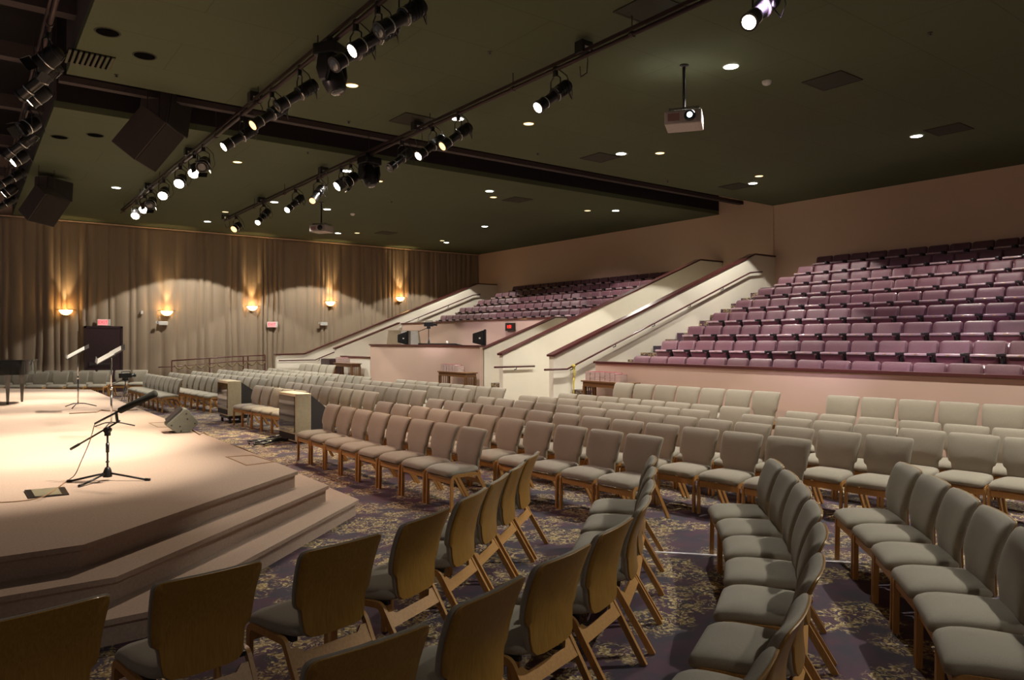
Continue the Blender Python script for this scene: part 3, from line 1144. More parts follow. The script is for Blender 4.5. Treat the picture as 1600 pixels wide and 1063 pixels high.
def make_downlight(name, r, m, ringm):
    t = thing(name, '', 'ceiling light')
    bm = new()
    seg = 20
    ro = [bm.verts.new((r * 1.18 * math.cos(2 * PI * k / seg), r * 1.18 * math.sin(2 * PI * k / seg), -.004)) for k in range(seg)]
    rm = [bm.verts.new((r * 1.1 * math.cos(2 * PI * k / seg), r * 1.1 * math.sin(2 * PI * k / seg), -.014)) for k in range(seg)]
    ri = [bm.verts.new((r * math.cos(2 * PI * k / seg), r * math.sin(2 * PI * k / seg), -.006)) for k in range(seg)]
    for a, b in ((ro, rm), (rm, ri)):
        for k in range(seg):
            bm.faces.new((a[k], a[(k + 1) % seg], b[(k + 1) % seg], b[k]))
    obj('trim_ring', bm, ringm, t, smooth=True)
    bm = new(); lathe(bm, [(r, -.001), (r, -.008)], seg)
    obj('lamp_face', bm, m, t)
    return t


dl = make_downlight('downlight', .105, M['lampwhite'], M['white'])
dlab = {0: 'bright round downlight above the back row beside the projector', 1: 'bright downlight between the ceiling slot and the near projector', 2: 'bright downlight closest to the right wall over the burgundy seats', 3: 'bright downlight over the top of the near stairs',
        4: 'bright downlight beyond the slot over the middle aisle', 5: 'bright downlight beyond the slot over the far burgundy seats', 6: 'bright downlight over the far tiers, second from the corner', 7: 'bright downlight closest to the far corner of the ceiling',
        8: 'bright downlight beside the second lighting pipe just before the slot', 9: 'bright downlight beside the second lighting pipe just past the slot', 10: 'bright downlight directly behind the far projector pole', 11: 'bright downlight near the curtain between the two lighting pipes', 12: 'bright downlight between the hanging speakers and first pipe', 13: 'bright downlight near the curtain by the far projector', 14: 'bright downlight over the rear chair rows between the pipes'}
for i, (x, y) in enumerate(DOWN):
    o = dl if i == 0 else copy_thing(dl, (0, 0, 0), 0, '')
    o.location = (x, y, CEIL); o['label'] = dlab[i]; o['group'] = 'bright ceiling downlights'
for (x, y), lb in zip(DOWN_FILL, ('added unseen fill downlight over the curving rows behind the near projector', 'added unseen fill downlight over the end of the larger seating bank', 'added unseen fill downlight behind the last curving chair row')):
    o = copy_thing(dl, (x, y, CEIL), 0, lb, 'bright ceiling downlights')  # fittings made up for the added fill lamps
wl = make_downlight('dim_downlight', .095, M['lampwarm'], M['brass'])
WL = ['small dim amber downlight between the first and second lighting pipes', 'small dim amber downlight beyond the lantern of the second pipe', 'small dim amber downlight behind the near projector', 'small dim amber downlight over the near stairs beside a bright one', 'small dim amber downlight over the far tiers before a bright one',
      'small dim amber downlight over the sound booth beside a bright one', 'small dim amber downlight past the slot under the second pipe', 'small dim amber downlight above the far exit sign', 'small dim amber downlight between slot and first pipe lanterns', 'small dim amber downlight nearest the far corner', 'small dim amber downlight near the curtain beyond the first pipe']
for i, p in enumerate(WARMDOWN_PX):
    o = wl if i == 0 else copy_thing(wl, (0, 0, 0), 0, '')
    o.location = ceil_pt(p); o['label'] = WL[i]; o['group'] = 'dim amber ceiling downlights'
dk = make_downlight('unlit_downlight', .14, M['hole'], M['vent'])
for i, (p, lb) in enumerate([((168, 50), 'dark unlit round ceiling fitting nearest the open stage ceiling'), ((226, 87), 'dark unlit round ceiling fitting beside the louvred vent'), ((93, 214), 'dark unlit round fitting just past the slot at the panel edge'), ((149, 211), 'dark unlit round fitting just past the slot by the hanging speaker')]):
    o = dk if i == 0 else copy_thing(dk, (0, 0, 0), 0, '')
    o.location = ceil_pt(p); o['label'] = lb; o['group'] = 'unlit ceiling fittings'
bm = new(); box(bm, -.3, .3, -.3, .3, -.012, -.001)
vents = []
VL = ['large dark square ceiling vent beside the second lighting pipe', 'dark square ceiling vent between two bright downlights over the burgundy seats', 'dark square ceiling vent beside the downlight over the larger seating bank', 'dark square ceiling vent beside the downlight at the slot', 'dark square ceiling vent over the near stairs', 'dark square ceiling vent at the slot above the second pipe', 'dark square ceiling vent over the middle aisle past the slot', 'dark square ceiling vent nearest the curtain over the railing']
vt = thing('ceiling_vent', '', 'vent')
obj('grille', bm, M['vent'], vt)
bm = new()
for a, b in (((-.33, -.3), (-.33, .33)),):
    pass
box(bm, -.33, .33, -.33, -.30, -.016, -.0005); box(bm, -.33, .33, .30, .33, -.016, -.0005); box(bm, -.33, -.30, -.3, .3, -.016, -.0005); box(bm, .30, .33, -.3, .3, -.016, -.0005)
obj('grille_frame', bm, M['vent'], vt)
for i, p in enumerate([(1016, 14), (1300, 126), (1482, 202), (938, 246), (1150, 291), (645, 187), (808, 312), (603, 364)]):
    o = vt if i == 0 else copy_thing(vt, (0, 0, 0), 0, '')
    o.location = ceil_pt(p); o['label'] = VL[i]; o['group'] = 'dark ceiling vents'
t = thing('louvred_vent', 'pale louvred ceiling vent near the dark round fittings', 'vent', ceil_pt((140, 92)))
bm = new(); box(bm, -.3, .3, -.3, .3, -.010, -.001)
obj('backing', bm, M['hole'], t)
bm = new()
for k in range(9):
    box(bm, -.29 + .068 * k, -.255 + .068 * k, -.3, .3, -.03, -.008, None)
obj('louvres', bm, M['ventlight'], t)
for p, lb in (((1198, 127), 'small white domed smoke detector beside the brightest near downlight'), ((551, 334), 'small white domed smoke detector beyond the far projector')):
    bm = new(); lathe(bm, [(.075, 0), (.075, -.02), (.06, -.05), (.03, -.065)], 16)
    o = obj('smoke_detector', bm, M['white'], None, smooth=True, angle=40); o.location = ceil_pt(p)
    tag(o, lb, 'smoke detector', 'smoke detectors')
sp = None
SPK = [(182, 117), (545, 190), (765, 81), (481, 238), (840, 240), (1043, 283), (1453, 51), (612, 315)]
for i, p in enumerate(SPK):
    if sp is None:
        bm = new(); lathe(bm, [(.035, 0), (.035, -.006), (.01, -.010), (.01, -.035), (.028, -.038), (.028, -.042)], 10)
        o = sp = obj('sprinkler_head', bm, M['steel'])
    else:
        o = sp.copy(); COL.objects.link(o)
    o.location = ceil_pt(p)
    tag(o, 'tiny dark sprinkler head in the olive ceiling', 'sprinkler', 'sprinkler heads')

# ------------------------------------------------------------------ lighting pipes and lanterns
ZP = 5.75
PX = {'stage': .84, 'first': 3.85, 'second': 6.82}


def pipe(name, x, y0, y1, label):
    t = thing('lighting_pipe', label, 'lighting pipe', (x, y0, ZP))
    bm = new(); tube(bm, [(0, 0, 0), (0, y1 - y0, 0)], .030, 8)
    obj('tube', bm, M['pipe'], t, smooth=True)
    bm = new(); box(bm, -.06, -.035, .2, y1 - y0 - .3, .03, .075)
    obj('cable_duct', bm, M['pipe'], t)
    n = int((y1 - y0) / 2.6) + 1
    for k in range(n):
        yy = .5 + k * (y1 - y0 - 1) / max(1, n - 1)
        ztop = CEIL - ZP
        if x < 1.27:
            ztop = CEIL + .45 - ZP
        elif 13.2 < y0 + yy < 15.4:
            ztop = CEIL + .25 - ZP
        bm = new(); tube(bm, [(0, yy, 0), (0, yy, ztop)], .008, 6)
        tube(bm, [(0, yy - .03, 0), (0, yy + .03, 0)], .042, 8)
        obj('hanger', bm, M['pipe'], t)
    return t


pipe('p', PX['first'], 1.5, 25.2, 'long dark lighting pipe hung from the ceiling closest to the stage edge')
pipe('p', PX['second'], 1.0, 24.8, 'long dark lighting pipe hung over the middle chair rows')
pipe('p', PX['stage'], 5.0, 24.0, 'dark lighting pipe crowded with lanterns above the stage itself')


def aim(m_children_root, dirv):
    pass


def make_lantern(kind, lens):
    """hangs from a pipe at the origin; beam along local -Y, pitched down"""
    t = thing('stage_lantern', '', 'stage light')
    pitch = math.radians(38)
    Rm = Matrix.Translation((0, 0, -.36)) @ Matrix.Rotation(-pitch, 4, 'X') if False else Matrix.Translation((0, 0, -.36)) @ Matrix.Rotation(pitch, 4, 'X')
    R90 = Matrix.Rotation(PI / 2, 4, 'X')   # local +z -> -y
    B = Rm @ R90
    bm = new()
    if kind == 'long':
        lathe(bm, [(.05, -.30), (.085, -.29), (.095, -.22), (.095, -.02), (.10, -.01), (.10, .02), (.075, .03), (.07, .05)], 16, B)
        for k in range(4):
            lathe(bm, [(.102, -.25 + .05 * k), (.102, -.24 + .05 * k)], 16, B)
        obj('housing', bm, M['blackmetal'], t, smooth=True, angle=30)
        bm = new(); lathe(bm, [(.070, .04), (.070, .22), (.085, .23), (.085, .36), (.098, .37), (.098, .40)], 16, B)
        obj('lens_tube', bm, M['blackmetal'], t, smooth=True, angle=30)
        bm = new(); lathe(bm, [(.103, -.012), (.106, 0), (.103, .012)], 16, B); lathe(bm, [(.088, .225), (.09, .235), (.088, .245)], 16, B)
        obj('clamp_ring', bm, M['chrome'], t, smooth=True)
        zl = .385
        rl = .082
    else:
        lathe(bm, [(.05, -.20), (.10, -.17), (.12, -.08), (.12, .10), (.125, .11), (.125, .13)], 16, B)
        obj('housing', bm, M['blackmetal'], t, smooth=True, angle=30)
        bm = new(); lathe(bm, [(.127, .02), (.130, .03), (.127, .04)], 16, B)
        obj('clamp_ring', bm, M['chrome'], t, smooth=True)
        zl = .118
        rl = .105
    bm = new(); lathe(bm, [(rl * .9, zl), (rl, zl + .012), (rl * .7, zl + .022)], 16, B)
    obj('lens', bm, lens, t, smooth=True)
    bm = new()
    for s in (-1, 1):
        tube(bm, [Vector((s * .115, 0, -.36)), Vector((s * .115, 0, -.15)), Vector((s * .03, 0, -.09))], .010, 6)
        lathe(bm, [(.025, 0), (.025, .02)], 10, Matrix.Translation((s * .12 - .01, 0, -.36)) @ Matrix.Rotation(PI / 2, 4, 'Y'))
    obj('yoke', bm, M['blackmetal'], t)
    obj('hook_clamp', rbox(-.035, .035, -.025, .025, -.11, .045, .01), M['blackmetal'], t)
    bm = new()
    tube(bm, [Vector((.05, 0, 0)), Vector((.16, .08, -.12)), Vector((.18, .16, -.32)), Vector((.10, .22, -.42)), Vector((0, .24, -.28))], .007, 6)
    obj('power_cable', bm, M['vinyl'], t, smooth=True)
    if kind == 'par' and lens is M['offlens']:
        bm = new()
        for a in range(4):
            mtx = B @ Matrix.Rotation(a * PI / 2, 4, 'Z') @ Matrix.Translation((.125, 0, .13)) @ Matrix.Rotation(math.radians(18 if a % 2 else 30), 4, 'Y')
            box(bm, -.002, .002, -.09, .09, 0, .12, mtx)
        obj('barn_door', bm, M['blackmetal'], t)
    return t


def make_mover():
    t = thing('moving_head_light', '', 'stage light')
    obj('base_box', rbox(-.20, .20, -.17, .17, -.22, -.06, .03), M['blackplastic'], t)
    bm = new()
    for s in (-1, 1):
        prism(bm, [(-.07, -.22), (.07, -.22), (.10, -.40), (.05, -.56), (-.05, -.56), (-.10, -.40)], s * .20 - .03, s * .20 + .03, 'x')
    bevel(bm, .012, 1)
    obj('yoke', bm, M['blackplastic'], t)
    Bm = Matrix.Translation((0, 0, -.44)) @ Matrix.Rotation(math.radians(70), 4, 'X') @ Matrix.Rotation(PI / 2, 4, 'X')
    bm = new(); lathe(bm, [(.08, -.22), (.13, -.19), (.15, -.08), (.15, .08), (.13, .20), (.10, .24)], 18, Bm)
    obj('head', bm, M['blackplastic'], t, smooth=True, angle=40)
    bm = new(); lathe(bm, [(.09, .235), (.08, .25)], 18, Bm)
    obj('lens', bm, M['offlens'], t, smooth=True)
    obj('hook_clamp', rbox(-.08, .08, -.03, .03, -.07, .045, .01), M['blackmetal'], t)
    return t


proto = {('par', 'dim'): make_lantern('par', M['lensdim']), ('long', 'lit'): make_lantern('long', M['lens']), ('long', 'dim'): make_lantern('long', M['lensdim']), ('par', 'lit'): make_lantern('par', M['lens']), ('long', 'off'): make_lantern('long', M['offlens']), ('par', 'off'): make_lantern('par', M['offlens'])}
p_used = set()


def y_on(x, px):
    d = FW + RT * ((px - 800) / 1144.)
    return x * d.y / d.x


def lantern(pn, px, kind, lit, yaw, label, beam=None):
    x = PX[pn]
    y = y_on(x, px)
    k = (kind, lit)
    if k in p_used:
        o = copy_thing(proto[k], (x, y, ZP), yaw, label)
    else:
        o = proto[k]; p_used.add(k)
        o.location = (x, y, ZP); o.rotation_euler = (0, 0, yaw); o['label'] = label
    o['group'] = 'lanterns on the %s pipe' % ('stage' if pn == 'stage' else pn)
    return o


W = -PI / 2   # beam towards -X (the stage)
k = 0
for px, kd, lt in [(632, 'long', 'off'), (590, 'long', 'lit'), (556, 'long', 'off'), (468, 'long', 'off'), (425, 'long', 'dim'), (378, 'long', 'lit'), (318, 'par', 'off'), (304, 'par', 'lit'), (282, 'par', 'lit'), (256, 'par', 'lit'), (236, 'par', 'off'), (226, 'par', 'lit'), (213, 'par', 'lit')]:
    lantern('first', px, kd, lt, (W + random.uniform(-.1, .35)) if kd == 'long' else -.42 + random.uniform(-.12, .12), '%s stage lantern, %s from the near end of the pipe closest to the stage' % ('glowing' if lt == 'lit' else 'black', ORD[k]))
    k += 1
k = 0
for px, kd, lt in [(1192, 'long', 'lit'), (868, 'long', 'lit'), (716, 'long', 'dim'), (676, 'long', 'lit'), (628, 'long', 'off'), (548, 'par', 'off'), (533, 'par', 'lit'), (497, 'long', 'dim'), (462, 'long', 'lit'), (412, 'long', 'lit'), (369, 'par', 'dim')]:
    lantern('second', px, kd, lt, (W + random.uniform(-.1, .2)) if px > 520 else -.95 + random.uniform(-.15, .15), '%s stage lantern, %s from the near end of the pipe over the middle rows' % ('glowing' if lt == 'lit' else 'black', ORD[k]))
    k += 1
k = 0
for px, kd, lt in [(75, 'par', 'off'), (66, 'long', 'off'), (58, 'par', 'lit'), (44, 'par', 'off'), (36, 'long', 'dim'), (29, 'par', 'lit'), (20, 'long', 'off'), (14, 'par', 'lit'), (8, 'long', 'lit')]:
    lantern('stage', px, kd, lt, random.uniform(-2.4, -.9), '%s stage lantern, %s from the near end of the pipe above the stage' % ('glowing' if lt == 'lit' else 'black', ORD[k]))
    k += 1
for k_, o_ in proto.items():
    if k_ not in p_used:
        for c_ in list(o_.children):
            bpy.data.objects.remove(c_)
        bpy.data.objects.remove(o_)
mv = make_mover()
for i, (pn, px, yaw, lb) in enumerate([('first', 519, .6, 'large black moving head light on the pipe closest to the stage'), ('second', 577, .2, 'large black moving head light on the pipe over the middle rows')]):
    o = mv if i == 0 else copy_thing(mv, (0, 0, 0), 0, '')
    o.location = (PX[pn], y_on(PX[pn], px), ZP); o.rotation_euler = (0, 0, yaw); o['label'] = lb; o['group'] = 'moving head lights'
jb = None
for i, (pn, px) in enumerate([('first', 398), ('first', 296), ('first', 232), ('second', 912), ('second', 652), ('second', 505), ('second', 408), ('second', 352)]):
    if jb is None:
        jb = o = thing('junction_box', '', 'junction box')
        obj('box', rbox(-.10, .10, -.08, .08, .035, .2, .008), M['blackmetal'], o)
        bm = new(); box(bm, -.05, .05, -.085, -.08, .06, .12)
        obj('label_plate', bm, M['white'], o)
        bm = new(); tube(bm, [(.06, 0, .08), (.15, .08, .0), (.17, .12, -.15), (.08, .15, -.22), (.02, .1, -.1)], .008, 6)
        obj('cable_loop', bm, M['vinyl'], o)
    else:
        o = copy_thing(jb, (0, 0, 0), 0, '')
    o.location = (PX[pn], y_on(PX[pn], px), ZP)
    o['label'] = 'black junction box, %s from the near end on the pipe %s' % (ORD[i if i < 3 else i - 3], 'closest to the stage' if pn == 'first' else 'over the middle rows')
    o['group'] = 'junction boxes on the pipes'


# hanging loudspeakers
def loudspeaker(loc, rot, w_, h_, d_, label, top_=CEIL, second=None):
    t = thing('hanging_speaker', label, 'loudspeaker', loc)
    Rt = rot
    bm = new(); prism(bm, [(-w_ / 2, -d_ / 2), (w_ / 2, -d_ / 2), (w_ * .32, d_ / 2), (-w_ * .32, d_ / 2)], -h_ / 2, h_ / 2)
    bevel(bm, .012, 1)
    bmesh.ops.transform(bm, matrix=Rt, verts=bm.verts)
    obj('cabinet', bm, M['spk'], t)
    bm = new(); box(bm, -w_ / 2 + .02, w_ / 2 - .02, -d_ / 2 - .012, -d_ / 2 + .002, -h_ / 2 + .02, h_ / 2 - .02)
    bmesh.ops.transform(bm, matrix=Rt, verts=bm.verts)
    obj('front_cloth', bm, M['spkface'], t)
    bm = new()
    for sx in (-1, 1):
        p = Rt @ Vector((sx * w_ * .3, d_ * .3, h_ / 2 - .02))
        tube(bm, [p, Vector((p.x, p.y, top_ - loc[2]))], .009, 6)
    obj('rigging', bm, M['pipe'], t)
    return t


def face_to(az, tilt, roll=0):
    # speaker front (local -Y) towards azimuth az (radians from -Y, ccw), tilted down
    return Matrix.Rotation(az, 4, 'Z') @ Matrix.Rotation(tilt, 4, 'X') @ Matrix.Rotation(roll, 4, 'Y')


loudspeaker((2.50, 13.8, 5.32), face_to(.95, math.radians(38), .05), .78, .82, .58, 'big dark wedge loudspeaker hanging below the ceiling slot, dark cloth front', CEIL + 2.0)
loudspeaker((2.95, 14.75, 6.05), face_to(.95, math.radians(8)), .9, .62, .6, 'upper dark loudspeaker partly inside the ceiling slot behind the wedge one', CEIL + 2.0)
loudspeaker((1.50, 20.9, 5.10), face_to(.75, math.radians(36), .05), .8, .78, .5, 'dark wedge loudspeaker hanging farthest away in front of the curtain')
loudspeaker((1.75, 21.75, 5.66), face_to(.75, math.radians(4)), .85, .50, .5, 'upper dark loudspeaker tight under the ceiling nearest the curtain')
loudspeaker((1.72, 8.05, 5.86), face_to(.95, math.radians(38), .05), .5, .55, .4, 'dusky pink wedge loudspeaker cropped at the top edge of the ceiling', CEIL + .1)


# projectors
def projector(loc, rz, label, lit):
    t = thing('projector', label, 'projector', (loc[0], loc[1], CEIL), rz)
    z = loc[2] - CEIL
    obj('body', rbox(-.27, .27, -.22, .26, z - .11, z + .09, .02), M['white'] if False else mat('projector_body', (.48, .42, .40), .5), t)
    bm = new(); lathe(bm, [(.075, 0), (.085, .02), (.07, .05), (.055, .05)], 18, Matrix.Translation((.10, -.215, z)) @ Matrix.Rotation(PI / 2, 4, 'X'))
    ln = obj('lens_barrel', bm, M['blackplastic'], t, smooth=True, angle=40)
    bm = new(); lathe(bm, [(.046, .046), (.03, .056)], 16, Matrix.Translation((.10, -.215, z)) @ Matrix.Rotation(PI / 2, 4, 'X'))
    obj('lens', bm, M['projlens'] if lit else M['offlens'], ln)
    bm = new(); box(bm, -.22, -.05, -.226, -.22, z - .06, z + .05)
    obj('air_grille', bm, mat('grille_rose', (.30, .16, .15), .7), t)
    bm = new(); box(bm, -.20, .24, -.15, .2, z + .09, z + .11); box(bm, -.21, -.19, -.16, .2, z + .11, z + .15); box(bm, .22, .24, -.16, .2, z + .11, z + .15); box(bm, -.21, .24, -.16, -.14, z + .12, z + .15)
    obj('bracket', bm, M['chrome'], t)
    bm = new(); tube(bm, [(0, 0, z + .11), (0, 0, -.004)], .024, 10)
    lathe(bm, [(.07, -.001), (.07, -.015), (.03, -.03)], 14)
    obj('pole', bm, M['blackmetal'], t, smooth=True, angle=50)
    return t


projector((8.70, 7.30, 5.17), -PI / 2 + .62, 'pinkish white projector on a black ceiling pole with lit lens', True)
projector((8.60, 21.1, 5.20), -PI / 2 + .62, 'pinkish projector on a short black pole far off before the curtain', False)
light('projector_beam', 'SPOT', (8.58, 7.05, 5.17), 60, (.7, .9, 1.0), (0, 3, 4), spot_size=math.radians(30), shadow_soft_size=.03)

# ------------------------------------------------------------------ on the stage
def stage_pt(x, y):
    return at_h(x, y, .5)


# boom microphone stand
b = stage_pt(168, 751)
t = thing('microphone_stand', 'short black boom microphone stand with tripod base on the stage', 'microphone stand', (b.x, b.y, .5))
R3 = Vector((RT.x, RT.y, 0))
F3 = Vector((FW.x, FW.y, 0))
for dv in (R3 * .42 + F3 * -.02, R3 * -.33 + F3 * -.10, R3 * -.08 + F3 * -.33):
    bm = new(); d = dv
    tube(bm, [Vector((0, 0, .075)), d * .9 + Vector((0, 0, .012))], .010, 8)
    tube(bm, [d * .88 + Vector((0, 0, .013)), d + Vector((0, 0, .012))], .0135, 8)
    obj('leg', bm, M['blackmetal'], t, smooth=True)
bm = new(); lathe(bm, [(.02, .03), (.042, .035), (.036, .09), (.022, .125), (.016, .13)], 14)
obj('hub', bm, M['blackplastic'], t, smooth=True, angle=50)
bm = new(); tube(bm, [(0, 0, .1), (0, 0, .47)], .0095, 10); tube(bm, [(0, 0, .27), (0, 0, .36)], .016, 10); tube(bm, [(0, 0, .175), (0, 0, .185)], .018, 10)
obj('shaft', bm, M['blackmetal'], t, smooth=True)
bm = new(); box(bm, -.02, .02, -.02, .02, .43, .50); lathe(bm, [(.028, -.03), (.032, 0), (.028, .03)], 12, Matrix.Translation((0, 0, .485)) @ Matrix.Rotation(PI / 2, 4, 'X'))
bmesh.ops.rotate(bm, cent=(0, 0, 0), matrix=Matrix.Rotation(-YAW, 3, 'Z'), verts=bm.verts)
obj('clutch', bm, M['blackplastic'], t)
bz = .50
e0 = R3 * -.355 + Vector((0, 0, .30))
e1 = R3 * .12 + Vector((0, 0, .575))
bm = new(); tube(bm, [e0, e1], .0085, 8); tube(bm, [e0, e0.lerp(e1, .18)], .013, 8)
obj('boom_arm', bm, M['blackmetal'], t, smooth=True)
m_ = thing('shotgun_microphone', 'black fuzzy shotgun microphone clipped on the boom over the stage', 'microphone', (b.x, b.y, .5))
m0 = R3 * -.10 + Vector((0, 0, .55)); m1 = R3 * .13 + Vector((0, 0, .67)); m2 = R3 * .49 + Vector((0, 0, .845))
off = F3 * -.04
bm = new(); tube(bm, [m0 + off, m1 + off], .010, 8); obj('barrel', bm, M['blackmetal'], m_, smooth=True)
bm = new(); tube(bm, [m1 + off, (m1.lerp(m2, .03)) + off, m1.lerp(m2, .97) + off, m2 + off], [.018, .030, .034, .022], 14); obj('foam_cover', bm, mat('foam', (.030, .030, .024), .95, bump=.4, bscale=200), m_, smooth=True)
bm = new(); tube(bm, [e1.lerp(e0, .05), m0.lerp(m1, .85) + off * .6], .014, 8); obj('clip', bm, M['blackplastic'], m_)
# its cable
pts = [Vector((b.x, b.y, .5)) + m0 + off]
for (x, y, h) in [(140, 690, .85), (128, 718, .70), (117, 742, .56), (104, 752, .51), (70, 775, .525), (35, 783, .506), (-20, 786, .506), (-60, 788, .506)]:
    pts.append(at_h(x, y, h) if h < .6 else Vector(((at_h(168, 751, .5) + R3 * ((x - 168) / 1144. * 7.07)).x, (at_h(168, 751, .5) + R3 * ((x - 168) / 1144. * 7.07)).y, 1.85 - (y - 531.5) / 1144. * 7.07)))
def catmull(P, k=6):
    out = []
    for i in range(len(P) - 1):
        p0, p1, p2, p3 = P[max(0, i - 1)], P[i], P[i + 1], P[min(len(P) - 1, i + 2)]
        for j in range(k):
            u = j / k
            out.append(.5 * ((2 * p1) + (p2 - p0) * u + (2 * p0 - 5 * p1 + 4 * p2 - p3) * u * u + (3 * p1 - p0 - 3 * p2 + p3) * u ** 3))
    return out + [P[-1]]


bm = new(); tube(bm, catmull(pts), .0042, 6)
o = obj('microphone_cable', bm, M['tan'], smooth=True)
tag(o, 'thin brown cable from the boom microphone down across the stage carpet', 'cable')


# music stands
def music_stand(px, py, top_h, label, sheets):
    b = stage_pt(px, py)
    t = thing('music_stand', label, 'music stand', (b.x, b.y, .5), -math.atan2(b.x, b.y))
    bm = new(); tube(bm, [(0, 0, .06), (0, 0, top_h * .55)], .014, 8); tube(bm, [(0, 0, top_h * .5), (0, 0, top_h)], .010, 8); tube(bm, [(0, 0, top_h * .53), (0, 0, top_h * .57)], .02, 8)
    obj('pole', bm, M['chrome'], t, smooth=True)
    for a in (.2, 2.3, 4.4):
        bm = new(); tube(bm, [(0, 0, .085), (.12 * math.cos(a), .12 * math.sin(a), .075), (.33 * math.cos(a), .33 * math.sin(a), .012)], .010, 6)
        obj('leg', bm, M['steel'], t, smooth=True)
    tl = math.radians(-32)
    mt = Matrix.Translation((0, 0, top_h + .03)) @ Matrix.Rotation(math.radians(9), 4, 'X') @ Matrix.Rotation(tl, 4, 'Y')
    bm = new(); box(bm, -.22, .22, -.24, .24, 0, .006, mt); box(bm, -.225, -.215, -.24, .24, 0, .05, mt)
    obj('desk', bm, M['steel'], t)
    bm = new(); box(bm, -.03, .03, -.03, .03, -.05, .0, mt)
    obj('tilt_joint', bm, M['blackplastic'], t)
    s = None
    for i, (a0, a1, c0, c1) in enumerate(sheets):
        bm = new(); box(bm, a0, a1, c0, c1, .008 + .003 * i, .012 + .003 * i, mt)
        o = obj('sheet_music', bm, M['paper']); o.location = (b.x, b.y, .5); o.rotation_euler = (0, 0, -math.atan2(b.x, b.y))
        tag(o, 'white sheet music on the %s' % ('music stand nearer the piano' if px < 150 else 'music stand nearer the video camera') if i == 0 else 'curled second white page on the music stand nearer the video camera', 'sheet music')


music_stand(122, 637, 1.08, 'slim music stand nearer the piano with tilted desk on the stage', [(-.21, .13, -.2, .21)])
music_stand(174, 669, 1.10, 'slim music stand in front of the exit door on the stage', [(-.21, .05, -.2, .2), (-.02, .16, -.15, .22)])
# loose cable on stage
pts = [stage_pt(x, y) for x, y in [(108, 647), (150, 645), (158, 642), (172, 643), (185, 643), (215, 641)]]
bm = new(); tube(bm, [(p.x, p.y, .507) for p in pts], .012, 6)
tag(obj('stage_cable', bm, M['tan']), 'brown cable lying on the stage carpet between the two music stands', 'cable')

# wedge monitor
b = stage_pt(281, 677)
t = thing('stage_monitor', 'grey wedge monitor speaker tipped on its corner at the stage edge', 'loudspeaker', (b.x, b.y, .5), -YAW + .55)
# outline of the end cheek seen in the photo, in local x-z, extruded along y
sc_ = 10.6 / 1144.
ch = [(-.035, 0), (.12, .0), (.245, .12), (.235, .17), (.10, .345), (.06, .345), (-.17, .14), (-.165, .10)]
bm = new(); prism(bm, ch, -.02, .36, 'y'); bevel(bm, .014, 2)
obj('cabinet', bm, M['grey'], t)
bm = new(); prism(bm, [(-.15, .16), (.045, .345), (.03, .362), (-.165, .177)], .02, .33, 'y')
obj('grille', bm, M['steel'], t)
bm = new()
for (x, z) in [(.085, .28), (.20, .13), (.015, .03), (-.11, .12), (.10, .20), (.0, .10)]:
    lathe(bm, [(.011, 0), (.011, .006), (.005, .009)], 8, Matrix.Translation((x, -.02, z)) @ Matrix.Rotation(PI / 2, 4, 'X'))
obj('screws', bm, M['blackplastic'], t)
obj('foot', rbox(-.10, .02, .02, .20, 0.0, .02, .004, 1), M['blackplastic'], t)
pts = [stage_pt(300, 672), stage_pt(312, 680), at_h(318, 676, .5)]
pts = [Vector((p.x, p.y, .507)) for p in pts] + [Vector((2.80, 10.6, .44)), Vector((3.1, 10.5, .34)), Vector((3.40, 10.4, .172)), Vector((3.42, 10.35, .02)), Vector((3.8, 10.6, .01))]
bm = new(); tube(bm, pts, .008, 6)
tag(obj('monitor_cable', bm, M['tan']), 'brown cable trailing from the grey wedge monitor over the stage edge', 'cable')

# grand piano, mostly beyond the picture's edge
t = thing('grand_piano', 'black lacquered grand piano at the far side of the stage', 'piano', (.2, 18.9, .5))
case = [(-1.6, -.45), (-.4, -.45), (.70, -.45), (.86, -.40), (1.05, -.02), (1.10, .5), (.92, .85), (.4, .95), (-.6, .95), (-1.6, .95)]


def smooth_poly(p, it=2):
    for _ in range(it):
        q = []
        for i in range(len(p)):
            a, b2 = p[i], p[(i + 1) % len(p)]
            q += [(a[0] * .75 + b2[0] * .25, a[1] * .75 + b2[1] * .25), (a[0] * .25 + b2[0] * .75, a[1] * .25 + b2[1] * .75)]
        p = q
    return p


cs = smooth_poly(case)
bm = new(); prism(bm, cs, .62, .90)
obj('case', bm, M['piano'], t, smooth=True, angle=30)
bm = new(); prism(bm, [(x * 1.02, y * 1.02) for x, y in cs], .905, .93)
obj('lid', bm, M['piano'], t, smooth=True, angle=30)
bm = new(); prism(bm, [(x, y) for x, y in smooth_poly([(-1.5, -.42), (-.2, -.42), (.22, -.42), (.30, .3), (.2, .85), (-1.5, .85)], 1)], 1.02, 1.05)
box(bm, -.05, .0, -.3, .6, .93, 1.02); box(bm, -1.3, -1.25, -.3, .6, .93, 1.02)
obj('folded_lid', bm, M['piano'], t)
for (x, y) in ((.52, -.25), (.80, .33), (-1.3, -.2)):
    bm = new(); lathe(bm, [(.028, 0), (.032, .02), (.035, .05), (.062, .56), (.07, .62)], 4, Matrix.Translation((x, y, 0)) @ Matrix.Rotation(PI / 4, 4, 'Z'))
    obj('leg', bm, M['piano'], t)
bm = new(); tube(bm, [(-1.4, .24, .62), (-1.4, .24, .1)], .02); tube(bm, [(-1.4, .36, .62), (-1.4, .36, .1)], .02); box(bm, -1.55, -1.3, .18, .42, .06, .1)
obj('pedal_lyre', bm, M['piano'], t)
bm = new(); box(bm, -1.75, -1.6, -.40, .90, .66, .70)
obj('keyboard', bm, M['paper'], t)


